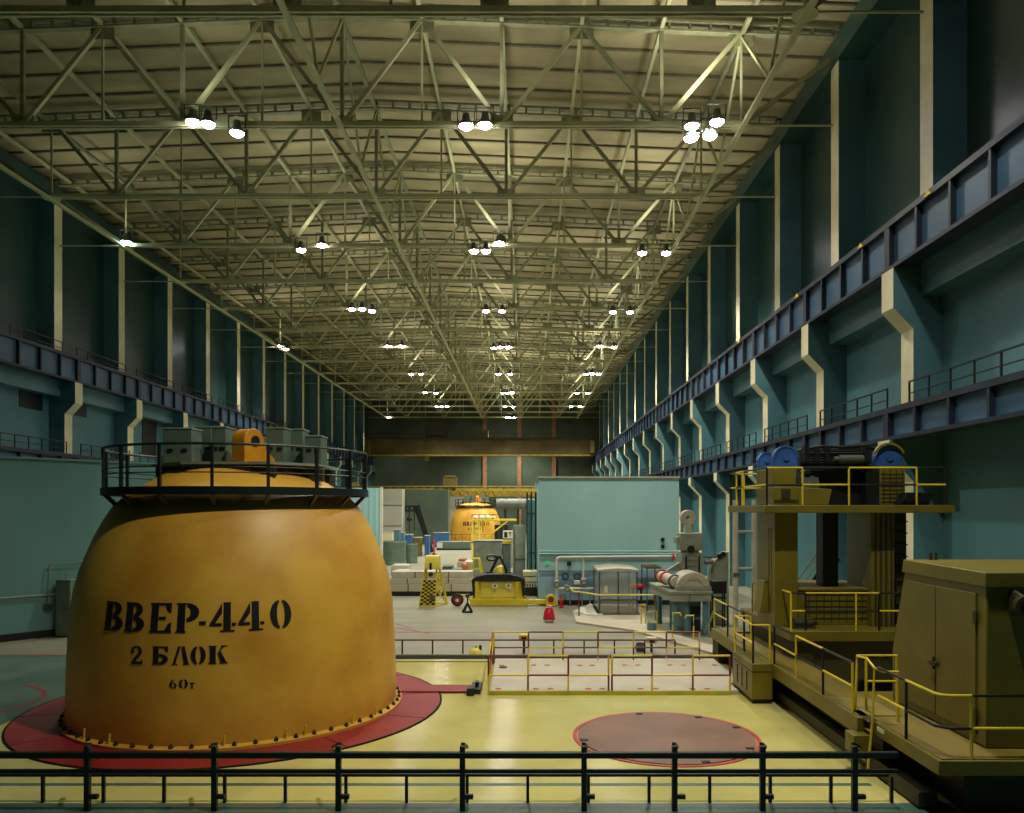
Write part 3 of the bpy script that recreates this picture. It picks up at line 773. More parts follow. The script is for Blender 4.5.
railpath('hand_rail', [(xf, 28.9, zt), (xf, 27.0, zt)], 'yellow'); railpath('hand_rail', [(xf, 27.0, zt), (xf, 25.0, zt)], 'black_paint'); railpath('middle_rail', [(xf, 28.9, zm), (xf, 27.0, zm)], 'yellow')
# cabin deck railing
xc = 7.34; zt2 = ZD + 1.13; zm2 = ZD + .55; yfr = D0 + .07
post(xc, 15.06, ZD, zt2, 'black_paint'); x971 = WX(971.5, yfr); post(x971, yfr, ZD, zt2, 'yellow'); x1 = 9.9; post(x1, yfr, ZD, zt2, 'black_paint'); post(12.4, yfr, ZD, zt2, 'black_paint')
railpath('hand_rail', [(xc, 16.25, zt2), (xc, 15.06, zt2)], 'black_paint'); railpath('hand_rail', [(xc, 15.06, zt2), (xc, 14.0, zt2), (xc + .06, 13.87, zt2), (xc + .2, yfr, zt2), (x971, yfr, zt2)], 'yellow')
railpath('hand_rail', [(x971, yfr, zt2), (13.0, yfr, zt2)], 'black_paint')
railpath('middle_rail', [(xc, 16.25, zm2), (xc, 15.06, zm2)], 'yellow'); railpath('middle_rail', [(xc, 15.06, zm2), (xc, 14.0, zm2), (xc + .2, yfr, zm2), (x971, yfr, zm2)], 'black_paint'); railpath('middle_rail', [(x971, yfr, zm2), (13.0, yfr, zm2)], 'yellow')
# ladder with hoops
lz = ZD + 1.22
lad = part('ladder', MB().path([(7.14, 17.15, .18), (7.24, 17.15, ZD), (7.28, 17.15, lz), (8.15, 17.15, lz), (8.15, 17.15, ZD + .02)], .03, 7), ['yellow'])
part('hoop', MB().path([(7.14, 16.3, .1), (7.24, 16.3, ZD), (7.28, 16.3, lz - .1), (7.42, 16.2, lz - .16), (7.72, 16.2, lz - .16), (7.72, 16.2, ZD + .02)], .03, 7), ['yellow'], lad)
part('hoop', MB().path([(7.48, 17.15, lz), (7.48, 17.15, ZD + .02)], .03, 7), ['yellow'], lad)
part('hoop', MB().path([(7.48, 17.15, ZD + .65), (8.15, 17.15, ZD + .65)], .025, 7), ['yellow'], lad)
part('hoop', MB().path([(7.28, 17.15, lz - .02), (7.3, 16.7, lz + .02), (7.28, 16.3, lz - .1)], .025, 7), ['yellow'], lad)
for k, zz in enumerate((.3, .62, .94)): part('rung', MB().tube((7.15 + .03 * k, 17.15, zz), (7.15 + .03 * k, 16.3, zz), .025, 7), ['yellow' if k else 'chrome'], lad)
part('rung', MB().box(7.16, 7.34, 16.3, 17.15, ZD - .02, ZD + .02), ['chrome'], lad)
# middle deck and carriage
Y2, Z2, X2 = 22.7, 2.03, 7.7
part('carriage_deck', MB().box(X2, 13.0, Y2, 28.0, Z2 - .3, Z2), ['olive'], bevel=.015)
m = MB()
for x in (8.2, 11.8): m.box(x - .25, x + .25, 22.9, 27.8, ZD - .6, Z2 - .3)
for y in (23.2, 27.3): m.box(8.2, 12, y - .2, y + .2, ZD - .6, Z2 - .3)
part('carriage_frame', m, ['olive_dark'])
for x in (8.3, 11.8):
    for y in (23.3, 27.2): part('carriage_wheel', MB().tube((x - .12, y, .75), (x + .12, y, .75), .38, 18), ['rubber'])
part('carriage_rail', MB().box(8.2, 8.4, 19, 29, .1, .37), ['olive_dark']); part('carriage_rail', MB().box(11.7, 11.9, 19, 29, .1, .37), ['olive_dark'])
part('floor_beam', MB().box(8.1, 8.5, 19, 29, .01, .1), ['olive_dark']); part('floor_beam', MB().box(11.6, 12, 19, 29, .01, .1), ['olive_dark'])
z2t, z2m = Z2 + 1.1, Z2 + .58; y2 = Y2 + .06
pp = [WX(p, y2) for p in (791, 805.5, 856, 879, 910)]
for x, c in zip(pp, ('yellow', 'black_paint', 'yellow', 'black_paint', 'yellow')): post(x, y2, Z2, z2t, c)
for i, c in enumerate(('black_paint', 'yellow', 'yellow', 'black_paint')): railpath('hand_rail', [(pp[i], y2, z2t), (pp[i + 1], y2, z2t)], c)
for i, c in enumerate(('yellow', 'black_paint', 'black_paint', 'yellow')): railpath('middle_rail', [(pp[i], y2, z2m), (pp[i + 1], y2, z2m)], c)
railpath('hand_rail', [(X2 + .06, y2, z2t), (X2 + .06, 24.3, z2t)], 'yellow')
x = X2 + .1; post(x, 26.9, Z2 - .3, Z2 + 1.0, 'yellow'); railpath('hand_rail', [(x, 26.9, Z2 + 1.0), (x + .5, 26.9, Z2 + 1.0)], 'yellow')
m = MB().box(WX(798, 23.9), WX(878, 23.9), 23.9, 26.5, Z2, 3.1); bx_ = part('drive_housing', m, ['olive'], bevel=.02)
part('housing_lid', MB().box(WX(796, 23.85), WX(880, 23.85), 23.82, 26.6, 3.1, 3.16), ['olive_deck'], bx_)
m = MB()
for k in range(9):
    xx = WX(809 + k * 7.6, 23.88); m.box(xx - .01, xx + .01, 23.88, 23.9, Z2 + .1, 3.0)
for k in range(5): m.box(WX(806, 23.88), WX(874, 23.88), 23.88, 23.9, Z2 + .2 + k * .18, Z2 + .22 + k * .18)
part('grille', m, ['olive_dark'], bx_)
m = MB().tube((8.0, 23.3, Z2 + .16), (8.55, 23.3, Z2 + .16), .15, 14); m.box(7.95, 8.6, 23.15, 23.45, Z2, Z2 + .08); m.tube((8.55, 23.3, Z2 + .16), (8.68, 23.3, Z2 + .16), .08, 10)
part('drive_motor', m, ['olive_dark'])
# towers
T0, T1 = 23.6, 25.4
tw = part('tower', MB().box(7.53, 8.23, T0, T1, Z2, 5.47), ['olive'], bevel=.02)
part('tower_panel', MB().box(7.515, 7.53, 23.9, 25.1, 2.9, 5.0), ['olive'], tw, .005)
part('tower_seam', MB().box(7.5, 7.515, 24.1, 24.12, 2.9, 5.0), ['olive_dark'], tw)
m = MB().prism([(7.25, 2.35), (7.53, 2.35), (7.53, 3.35), (7.4, 3.35)], 'y', 24.2, 24.9, 0); part('control_box', m, ['olive'], tw, .01)
m = MB().box(10.45, 11.15, T0, T1, Z2, 5.47); tw2 = part('tower', m, ['olive'], bevel=.02)
m = MB()
for k in range(4): m.box(10.55 + k * .16, 10.6 + k * .16, T0 - .03, T0, Z2, 5.47)
part('tower_rib', m, ['olive_dark'], tw2)
m = MB().box(11.15, 11.75, T0 + .5, T1, Z2, 5.47)
for k in range(9): m.box(11.15, 11.75, T0 + .4, T0 + .5, 2.3 + k * .36, 2.34 + k * .36)
part('cable_shaft', m, ['olive_dark'], tw2)
part('telescopic_mast', MB().box(WX(823, 24.4), WX(838.5, 24.4), 24.4, 25.0, 3.16, 6.6), ['black_paint'], bevel=.02)
# upper deck
U0, U1, UZ0, UZ1 = 22.9, 27.15, 5.47, 5.7
part('upper_deck', MB().box(7.03, 12.6, U0, U1, UZ0, UZ1), ['olive'], bevel=.015)
uz, um = UZ1 + 1.1, UZ1 + .6; yu = U0 + .06
pu = [(762.5, 'black_paint'), (802.5, 'yellow'), (849, 'yellow'), (916.7, 'yellow'), (946, 'black_paint')]
for p, c in pu: post(max(7.09, WX(p, yu)), yu, UZ1, uz, c)
xs = [max(7.09, WX(p, yu)) for p, c in pu]
for i, c in enumerate(('yellow', 'black_paint', 'yellow', 'black_paint')): railpath('hand_rail', [(xs[i], yu, uz), (xs[i + 1], yu, uz)], c)
for i, c in enumerate(('black_paint', 'yellow', 'black_paint', 'yellow')): railpath('middle_rail', [(xs[i], yu, um), (xs[i + 1], yu, um)], c)
xe = 7.09
for p, c in ((744, 'yellow'), (736.5, 'yellow'), (731, 'black_paint')): post(xe, xe * F / (p - VX), UZ1, uz, c)
ys = [yu, xe * F / (744 - VX), xe * F / (736.5 - VX), xe * F / (731 - VX)]
for i, c in enumerate(('black_paint', 'yellow', 'black_paint')): railpath('hand_rail', [(xe, ys[i], uz), (xe, ys[i + 1], uz)], c)
for i, c in enumerate(('yellow', 'black_paint', 'yellow')): railpath('middle_rail', [(xe, ys[i], um), (xe, ys[i + 1], um)], c)
for xx in (7.5, 8.2): post(xx, 27.05, UZ1, uz, 'yellow')
railpath('hand_rail', [(xe, 27.05, uz), (8.3, 27.05, uz)], 'yellow'); railpath('middle_rail', [(xe, 27.05, um), (8.3, 27.05, um)], 'yellow')
# winches
def zz_(py, Y=23.6): return WZ(py, Y)
m = MB().box(7.5, 8.25, 23.6, 25.4, UZ1, zz_(486.5)); h1 = part('winch_housing', m, ['olive'], bevel=.02)
part('housing_window', MB().box(7.72, 8.0, 23.57, 23.6, UZ1 + .2, zz_(489)), ['olive_dark'], h1)
part('winch_housing', MB().box(7.5, 8.2, 23.62, 25.38, zz_(486), zz_(467.5)), ['olive'], bevel=.03)
m = MB().prism([(8.25, UZ1), (9.2, UZ1), (9.3, zz_(489)), (8.25, zz_(487))], 'y', 23.7, 25.2, 0); part('gear_housing', m, ['olive'], bevel=.02)
def sheave(cx, cz, r, y0, y1):
    m = MB(); pts = [(cx - r, cz - r * .75)] + [(cx + r * cos(a), cz + r * sin(a)) for a in [pi - pi * k / 16 for k in range(17)]] + [(cx + r, cz - r * .75)]
    m.prism(pts, 'y', y0, y1, 0); s_ = part('winch_guard', m, ['sheave_blue'], bevel=.015)
    part('hub', MB().tube((cx, y0 - .05, cz), (cx, y0, cz), r * .25, 12), ['sheave_blue'], s_)
    part('guard_rim', MB().ringprism((cx, cz), r * 1.02, r * .88, 'y', y0 - .025, y0, 18, 0, 0, pi), ['sheave_blue'], s_)
sheave(WX(786, 23.8), zz_(457.5), .37, 23.8, 24.1)
sheave(WX(767, 25.0), WZ(461, 25.0), .28, 25.0, 25.25)
sheave(WX(889, 24.0), WZ(458, 24.0), .4, 24.0, 24.3)
part('cable_guard', MB().ringprism((WX(889, 23.9), WZ(459, 23.9)), .5, .44, 'y', 23.86, 23.98, 20, 0, radians(20), radians(160)), ['olive'])
# dark winch girder with pipes and cables
m = MB().box(WX(803, 23.7), WX(871, 23.7), 23.9, 25.6, zz_(467), zz_(448)); gd = part('winch_girder', m, ['black_steel'], bevel=.02)
m = MB(); rr = random.Random(3)
for k in range(7):
    za = zz_(465) + k * .075; m.tube((WX(803, 23.8), 23.8 - .03 * (k % 3), za), (WX(871, 23.8), 23.8 - .03 * (k % 3), za), .025 + .01 * (k % 2), 6)
part('cable_bundle', m, ['black_steel'], gd)
m = MB().tube((WX(838, 23.7), 23.65, zz_(459)), (WX(862, 23.7), 23.65, zz_(459)), .13, 14); m.tube((WX(833, 23.7), 23.65, zz_(459)), (WX(838, 23.7), 23.65, zz_(459)), .08, 12); part('winch_motor', m, ['grey_dark'], gd)
for p in (806, 816, 827, 866):
    m = MB().box(WX(p - 2.5, 23.7), WX(p + 2.5, 23.7), 23.6, 23.9, zz_(462), zz_(446.5)); part('pipe_clamp', m, ['black_paint'], gd)
m = MB().path([(WX(803, 24), 23.85, zz_(448)), (WX(822, 24), 23.8, zz_(445.5)), (WX(840, 24), 23.85, zz_(446.5)), (WX(866, 24), 23.85, zz_(445)), (WX(872, 24), 23.85, zz_(449))], .05, 7); part('hose', m, ['black_paint'], gd)
m = MB().box(WX(812, 24.2), WX(868, 24.2), 24.2, 25.6, UZ1, zz_(469)); part('drum_housing', m, ['black_paint'], bevel=.03)
part('cable_drum', MB().tube((8.45, 24.2, UZ1 + .55), (8.95, 24.2, UZ1 + .55), .42, 22), ['grey_dark'])
m = MB().box(WX(866, 23.8), WX(880, 23.8), 23.8, 25.2, UZ1, zz_(466)); part('relay_rack', m, ['black_paint'], bevel=.01)
m = MB().box(WX(880, 23.75), WX(905, 23.75), 23.75, 25.2, UZ1, zz_(466)); ck = part('mesh_cabinet', m, ['olive'], bevel=.015)
m = MB()
for k in range(4): xx = WX(884 + k * 6.2, 23.73); m.box(xx - .012, xx + .012, 23.72, 23.75, UZ1 + .05, zz_(470))
for k in range(8): m.box(WX(881, 23.73), WX(904.5, 23.73), 23.73, 23.75, UZ1 + .1 + k * .12, UZ1 + .115 + k * .12)
part('mesh', m, ['olive_dark'], ck)
xw = WX(899, 23.4)
m = MB().prism([(xw, UZ1), (xw + .85, UZ1), (xw + 1.0, UZ1 + .38), (xw + .18, UZ1 + .38)], 'y', 23.3, 24.6, 0); part('hopper', m, ['black_paint'], bevel=.01)

# white pipe frame behind the tower
t = thing('pipe_frame', 'pale grey vertical pipe frame standing behind the left olive tower', 'pipe frame', (9.1, 33, 0))
Yp = 33.0
for px, r in ((735.5, .12), (754, .1)): MB().tube((WX(px, Yp), Yp, 0), (WX(px, Yp), Yp, WZ(500, Yp)), r, 12).build('upright', ['white_grey'], t)
for py in (532, 569): MB().tube((WX(735.5, Yp), Yp, WZ(py, Yp)), (WX(754, Yp), Yp, WZ(py, Yp)), .07, 10).build('crossbar', ['grey_machine'], t)
MB().box(WX(732, Yp), WX(739, Yp), Yp - .16, Yp + .16, WZ(576, Yp), WZ(573, Yp)).build('collar', ['chrome'], t)
t = thing('stair', 'dark steel stair with thin handrails behind the olive machine tower', 'stair', (11, 32, 0))
m = MB()
for s_ in (0, .8): m.bar((10.2, 31.5 + s_, 0.05), (12.6, 31.5 + s_, 3.6), .06, .22)
m.build('stringer', ['black_steel'], t)
for k in range(13): MB().box(10.2 + k * .185, 10.46 + k * .185, 31.5, 32.3, .2 + k * .27, .23 + k * .27).build('step', ['black_steel'], t)
for s_ in (0, .8): MB().path([(10.2, 31.5 + s_, 1.1), (12.6, 31.5 + s_, 4.6)], .03, 6).build('hand_rail', ['olive'], t)

# ---------------------------------------------------------------- low walls: pale teal blocks
def wallbox(name, label, m, mats): return single(name, m, mats, label, 'partition block', m.v[0], None, 'thing')
BY = 45.3; BXL, BXR = WX(539, BY), WX(679, BY)
t = thing('partition_block', 'large pale teal concrete block wall behind the glazed booth', 'partition block', ((BXL + BXR) / 2, BY, 0), None, 'thing')
zt_ = 7.37
MB().box(BXL, BXR, BY, 64, 2.0, zt_).build('upper_wall', ['block_pale'], t)
MB().box(BXL, BXR, BY + .01, 64, .25, 2.0).build('lower_wall', ['block_blue'], t)
MB().box(BXL - .02, BXR + .02, BY - .03, 64, 0, .28).build('base_band', ['black_paint'], t)
MB().box(BXL - .06, BXR + .06, BY - .08, 64.05, zt_, zt_ + .1).build('coping', ['white_grey'], t)
m = MB()
for py in (551.3, 553.8): m.tube((BXL, BY - .1, WZ(py, BY)), (BXR, BY - .1, WZ(py, BY)), .045, 8)
m.build('wall_pipe', ['block_pale'], t)
m = MB().tube((BXL, BY - .05, WZ(571.5, BY)), (BXL + 4, BY - .05, WZ(571.5, BY)), .03, 6); m.build('wall_conduit', ['grey_dark'], t)
for py in (539.5, 546.5): MB().tube((WX(662.5, BY), BY - .12, WZ(py, BY)), (WX(662.5, BY), BY, WZ(py, BY)), .11, 14).build('wall_socket', ['black_steel'], t)
MB().box(WX(567, BY), WX(571, BY), BY - .15, BY, WZ(565.5, BY), WZ(561.5, BY)).build('switch_box', ['black_paint'], t)
single('exit_sign', MB().box(WX(545.3, BY), WX(549, BY), BY - .06, BY - .005, WZ(565, BY), WZ(561, BY)), ['sign_glow'], 'small glowing green sign on the pale block wall', 'sign', (WX(547, BY), BY, WZ(563, BY)))
# left angled block
m = MB(); pg = [(-27, 26.8), (-16.2, 39.6), (-16.2, 58), (-27, 58)]
t = thing('partition_block', 'long pale teal block wall on the left behind the big yellow cap', 'partition block', (-20, 36, 0), None, 'thing')
MB().prism(pg, 'z', .3, 7.72).build('wall', ['block_teal'], t)  # darker block colour stands in for the shade on this side
MB().prism([(-27.02, 26.7), (-16.1, 39.55), (-16.1, 58.05), (-27.02, 58.05)], 'z', 0, .3).build('base_band', ['black_paint'], t)
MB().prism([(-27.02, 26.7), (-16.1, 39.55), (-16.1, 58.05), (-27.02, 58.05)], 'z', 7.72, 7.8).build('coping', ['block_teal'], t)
def LW(u, d=.0): # along the angled front, d in front of it
    L_ = sqrt(10.8 ** 2 + 12.8 ** 2); ux, uy = 10.8 / L_, 12.8 / L_
    return (-27 + u * ux + d * uy, 26.8 + u * uy - d * ux)
def on_wall(px):       # distance along the angled front at a pixel column
    s_ = (px - VX) / F; L_ = sqrt(10.8 ** 2 + 12.8 ** 2); ux, uy = 10.8 / L_, 12.8 / L_
    return (s_ * 26.8 + 27) / (ux - s_ * uy)
def lp(px, py, d=.1):
    u = on_wall(px); x, y = LW(u, d); return (x, y, WZ(py, y))
t = thing('wall_piping', 'thin grey pipe with a raised loop and valve on the left teal wall', 'pipe', lp(40, 590))
zc = lp(30, 596)[2]
a = LW(1.0, .12); b = LW(on_wall(66), .12)
MB().tube((a[0], a[1], zc), (b[0], b[1], zc), .045, 8).build('main_pipe', ['grey_machine'], t)
q = [lp(47, 603, .14), lp(47, 590, .14), lp(48, 568, .14), lp(50, 564, .14), lp(90, 561.5, .14)]
MB().path(q, .03, 7).build('conduit_loop', ['grey_machine'], t)
v = lp(47, 607, .14); MB().box(v[0] - .13, v[0] + .13, v[1] - .1, v[1] + .1, v[2] - .12, v[2] + .12).build('valve_box', ['grey_dark'], t)
x, y = LW(on_wall(66), .35)
t = thing('electrical_cabinet', 'tall grey green cabinet by the left wall, half hidden by the yellow cap', 'cabinet', (x, y, 0))
MB().box(x - .3, x + .35, y - .5, y + .05, .05, 2.5).build('body', ['cabinet_green'], t, bevel=.02)
MB().box(x - .24, x + .3, y - .53, y - .5, .2, 1.2).build('door', ['cabinet_green'], t); MB().box(x - .24, x + .3, y - .53, y - .5, 1.3, 2.35).build('door', ['cabinet_green'], t)
MB().tube((x, y - .2, 2.5), (x, y - .2, 2.75), .04, 8).build('stub_pipe', ['cabinet_edge'], t)
# corrugated block
t = thing('corrugated_block', 'pale ribbed wall block further back, right of the big yellow cap', 'partition block', (-14, 68, 0), None, 'thing')
m = MB().box(-20, -12.7, 68, 68.5, .1, 7.4); m.build('wall', ['block_pale'], t)
m = MB()
for k in range(14): m.box(-19.9 + k * .52, -19.75 + k * .52, 67.93, 68, .1, 7.4)
m.build('rib', ['block_pale'], t)
MB().box(-12.72, -12.5, 67.9, 68.2, 0, 7.45).build('corner_post', ['white'], t)

# ---------------------------------------------------------------- things on the grey floor
def floorY(py, z=0): return (E - z) * F / (py - VY)
# glazed booth on its pale plinth
q = [G(573, 613), G(591, 605.5), G(645, 605.5), G(648, 628), G(724, 651), G(712, 655), G(634, 632), G(576, 623.5)]
m = MB().prism([(a[0], a[1]) for a in q], 'z', .002, .1, 0)
single('plinth', m, ['slab_white'], 'low pale angled concrete plinth under the glazed booth', 'plinth', (q[0][0], q[0][1], 0), bevel=.01)
c0 = [G(574, 613), G(590, 606), G(600, 609), G(603, 617), G(586, 617)]
m = MB().prism([(a[0], a[1] - .1) for a in c0], 'z', .102, .16, 0)
single('white_sheet', m, ['cloth_white'], 'white sheet spread on the plinth left of the glazed booth', 'sheet', (c0[0][0], c0[0][1], .1), bevel=.02)
bx0, bx1, by0, by1 = 3.8, 5.75, 40.4, 43.6
t = thing('booth', 'square booth with thin posts, clear film walls and a pale roof', 'booth', ((bx0 + bx1) / 2, by0, .1))
MB().box(bx0 - .1, bx1 + .15, by0 - .1, by1 + .1, .1, .16).build('floor_panel', ['bronze'], t)
for x, y in ((bx0, by0), (bx1, by0), (bx0, by1), (bx1, by1), ((bx0 + bx1) / 2, by0)):
    MB().box(x - .035, x + .035, y - .035, y + .035, .16, 2.35).build('post', ['grey_dark'], t)
MB().prism([(bx0 - .1, 2.34), (bx1 + .12, 2.34), (bx1 + .1, 2.42), ((bx0 + bx1) / 2, 2.52), (bx0 - .08, 2.42)], 'y', by0 - .1, by1 + .1, 0).build('roof', ['white_grey'], t)
for nm, b in (('film_wall', (bx0, bx1, by0 - .008, by0, .2, 2.33)), ('film_wall', (bx0, bx1, by1, by1 + .008, .2, 2.33)), ('film_wall', (bx0 - .008, bx0, by0, by1, .2, 2.33)), ('film_wall', (bx1, bx1 + .008, by0, by1, .2, 2.33))):
    MB().box(*b).build(nm, ['film'], t)
MB().box(bx0, bx1, by0 - .02, by0 + .02, .85, .9).build('crossbar', ['grey_dark'], t)
MB().box(bx0 + .25, bx0 + .42, by0 - .03, by0 - .01, 1.25, 1.6).build('notice', ['white'], t)
# pipework on the block
PY = BY - .45
t = thing('pipework', 'white pipe loop with valves in front of the pale block wall', 'pipework', (WX(557, PY), PY, 0))
MB().path([(WX(556.6, PY), PY, .05), (WX(556.6, PY), PY, WZ(561, PY)), (WX(557.5, PY), PY, WZ(558.3, PY)), (WX(560, PY), PY, WZ(557.3, PY)), (WX(676, PY), PY, WZ(556.3, PY))], .085, 10).build('main_pipe', ['pipe_white'], t)
MB().tube((WX(672, PY), PY, WZ(556.3, PY)), (WX(674, PY), PY, WZ(556.3, PY)), .2, 14).build('flange', ['red'], t)
MB().tube((WX(583.3, PY), PY, WZ(557.3, PY)), (WX(583.3, PY), PY, WZ(583, PY)), .06, 10).build('branch_pipe', ['pipe_white'], t)
MB().tube((WX(557, PY), PY, WZ(588.5, PY)), (WX(594, PY), PY, WZ(588.5, PY)), .075, 10).build('low_pipe', ['pipe_white'], t)
for px, py in ((556.6, 584), (583.8, 582), (567, 588.5)):
    m = MB().box(WX(px, PY) - .14, WX(px, PY) + .14, PY - .16, PY + .12, WZ(py, PY) - .2, WZ(py, PY) + .2); v = m.build('valve', ['white_grey'], t, bevel=.03)
    MB().ringprism((WX(px, PY), WZ(py, PY)), .17, .12, 'y', PY - .3, PY - .26, 14).build('hand_wheel', ['grey_dark'], v)
for px in (565.5, 577.5):
    g_ = MB().tube((WX(px, PY), BY - .1, WZ(577, PY)), (WX(px, PY), BY, WZ(577, PY)), .2, 18).build('gauge', ['black_steel'], t)
    MB().tube((WX(px, PY), BY - .11, WZ(577, PY)), (WX(px, PY), BY - .1, WZ(577, PY)), .15, 18).build('dial', ['pale_blue'], g_)
MB().box(WX(574, PY), WX(580, PY), PY - .05, BY - .12, WZ(584.5, PY), WZ(580.5, PY)).build('pump', ['white'], t, bevel=.03)
MB().box(WX(561, PY), WX(566, PY), BY - .3, BY, WZ(600, PY), WZ(594.5, PY)).build('junction_box', ['white_grey'], t, bevel=.02)
for px in (557, 570, 582, 590): MB().tube((WX(px, PY), PY, 0.0), (WX(px, PY), PY, WZ(589, PY)), .035, 8).build('pipe_support', ['grey_machine'], t)
t = thing('hydrant', 'small red valve standing by the foot of the white pipe', 'valve', (WX(561.5, 44), 44, 0))
MB().lathe([(.16, 0), (.16, .06), (.08, .1), (.08, .3), (.13, .34), (.13, .46), (.02, .5)], WX(561.5, 44), 44, 14).build('body', ['red'], t)
MB().tube((WX(561.5, 44), 43.7, .36), (WX(561.5, 44), 44, .36), .07, 10).build('outlet', ['dark_red'], t)
# yellow pole and red post beside the booth
yp = 40.0
t = thing('pole_barrier', 'yellow pole barrier on a red post in front of the booth', 'barrier', (WX(579, yp), yp, .1))
MB().tube((WX(579, yp), yp, .1), (WX(579, yp), yp, WZ(592, yp)), .04, 8).build('post', ['dark_red'], t)
MB().path([(WX(570, yp), yp + .3, WZ(588, yp)), (WX(574, yp), yp + .1, WZ(592, yp)), (WX(579, yp), yp, WZ(592, yp)), (WX(598, yp), yp, WZ(594.8, yp)), (WX(656, yp), yp, WZ(595, yp))], .04, 8).build('pole', ['light_yellow'], t)
MB().tube((WX(655.5, yp), yp, .01), (WX(655.5, yp), yp, WZ(594.5, yp)), .03, 8).build('post', ['yellow'], t)
# red pump on a little stand
yr_ = floorY(600)
t = thing('fire_monitor', 'red machine on a small stand left of the mesh table', 'pump', (WX(637, 43.9), 43.9, 0))
x = WX(637, 43.9)
m = MB()
for dx in (-.25, .25):
    for dy in (-.15, .15): m.bar((x + dx, 43.9 + dy, 0), (x + dx * .8, 43.9 + dy, 1.05), .04, .04)
m.build('stand', ['black_steel'], t)
MB().tube((x - .35, 43.9, 1.2), (x + .35, 43.9, 1.2), .18, 14).build('body', ['red'], t); MB().box(x - .3, x + .3, 43.7, 44.1, 1.02, 1.08).build('tray', ['dark_red'], t)
MB().tube((x - .05, 43.9, 1.35), (x - .05, 43.9, 1.7), .03, 8).build('lever', ['black_steel'], t)
# mesh table
ym0, ym1 = 42.6, 44.6; xa_, xb_t = WX(641, ym1), WX(661.5, ym0)
t = thing('mesh_table', 'tall thin legged table with a brown grating top beside the booth', 'table', ((xa_ + xb_t) / 2, ym0, 0))
zt_m = 2.3
m = MB().box(xa_, xb_t, ym0, ym1, zt_m, zt_m + .06)
for k in range(9): m.box(xa_ + (xb_t - xa_) * k / 8 - .02, xa_ + (xb_t - xa_) * k / 8 + .02, ym0, ym1, zt_m + .06, zt_m + .1)
m.build('top', ['bronze'], t)
for x in (xa_ + .04, xb_t - .04):
    for y in (ym0 + .04, ym1 - .04): MB().box(x - .03, x + .03, y - .03, y + .03, 0, zt_m).build('leg', ['grey_dark'], t)
for s_ in (.6, 1.4): MB().box(xa_, xb_t, ym0 + .02, ym0 + .06, s_, s_ + .04).build('brace', ['grey_dark'], t)

# ---------------------------------------------------------------- grey transfer machine
t = thing('transfer_machine', 'grey machine with ring topped mast and domed gearbox on a heavy raised table', 'machine', (7.3, 35.5, 0))
def tp(name, m, mats, parent=None, bevel=0.0): return m.build(name, mats, t if parent is None else parent, None, bevel)
tx0, tx1, ty0, ty1 = 6.4, 8.15, 34.3, 38.4
tb = tp('table_top', MB().prism([(tx0, ty0), (tx1, ty0), (tx1, ty1), (tx0 - .3, ty1)], 'z', 1.5, 1.93), ['grey_machine'], None, .02)
tp('table_edge', MB().prism([(tx0 - .05, ty0 - .05), (tx1 + .05, ty0 - .05), (tx1 + .05, ty1), (tx0 - .35, ty1)], 'z', 1.84, 1.96), ['cabinet_edge'], tb)
tp('table_seam', MB().box(7.18, 7.22, ty0 - .02, ty0, 1.5, 1.84), ['grey_dark'], tb)
for x, y in ((6.6, 34.6), (7.15, 34.7), (7.95, 34.6), (6.5, 38), (7.9, 38), (6.75, 36)): tp('leg', MB().tube((x, y, 0), (x, y, 1.5), .13, 12), ['column_teal'])
tp('pedestal', MB().box(7.3, 7.85, 35.0, 37.5, 0, 1.5), ['column_teal'], None, .02)
tp('opening', MB().box(7.4, 7.8, 34.95, 35.0, .75, 1.2), ['black_paint'])
tp('opening', MB().box(7.4, 7.8, 34.95, 35.0, .1, .62), ['black_paint'])
tp('brace', MB().bar((7.85, 34.5, .1), (8.4, 34.5, 1.2), .12, .1), ['grey_machine'])
# domed gearbox
gx, gy = 7.43, 34.55
pts = [(gx - .72, 2.12)] + [(gx + .72 * cos(a), 2.12 + .66 * sin(a)) for a in [pi - pi * k / 20 for k in range(1, 20)]] + [(gx + .72, 2.12)]
gb = tp('gearbox', MB().prism(pts, 'y', gy, gy + 1.5), ['white_grey'], None, .03)
tp('gearbox_base', MB().box(gx - .78, gx + .78, gy - .05, gy + 1.55, 1.96, 2.14), ['grey_machine'], gb, .02)
for k in range(7):
    a = pi * (k + .5) / 7; px_, pz_ = gx + .5 * cos(a), 2.14 + .42 * sin(a)
    tp('cover_boss', MB().tube((px_, gy - .06, pz_), (px_, gy + .01, pz_), .09 + .03 * (k % 2), 12), ['white_grey'], gb)
br = tp('barrel', MB().tube((6.75, 35.0, 2.3), (6.35, 36.9, 2.42), .26, 18), ['white_grey'])
for s_, c in ((.1, 'grey_dark'), (.62, 'red'), (.95, 'dark_red')):
    p = Vector((6.75, 35.0, 2.3)).lerp(Vector((6.35, 36.9, 2.42)), s_); d = (Vector((6.35, 36.9, 2.42)) - Vector((6.75, 35.0, 2.3))).normalized()
    tp('barrel_ring', MB().tube(p - d * .06, p + d * .06, .32, 18), [c], br)
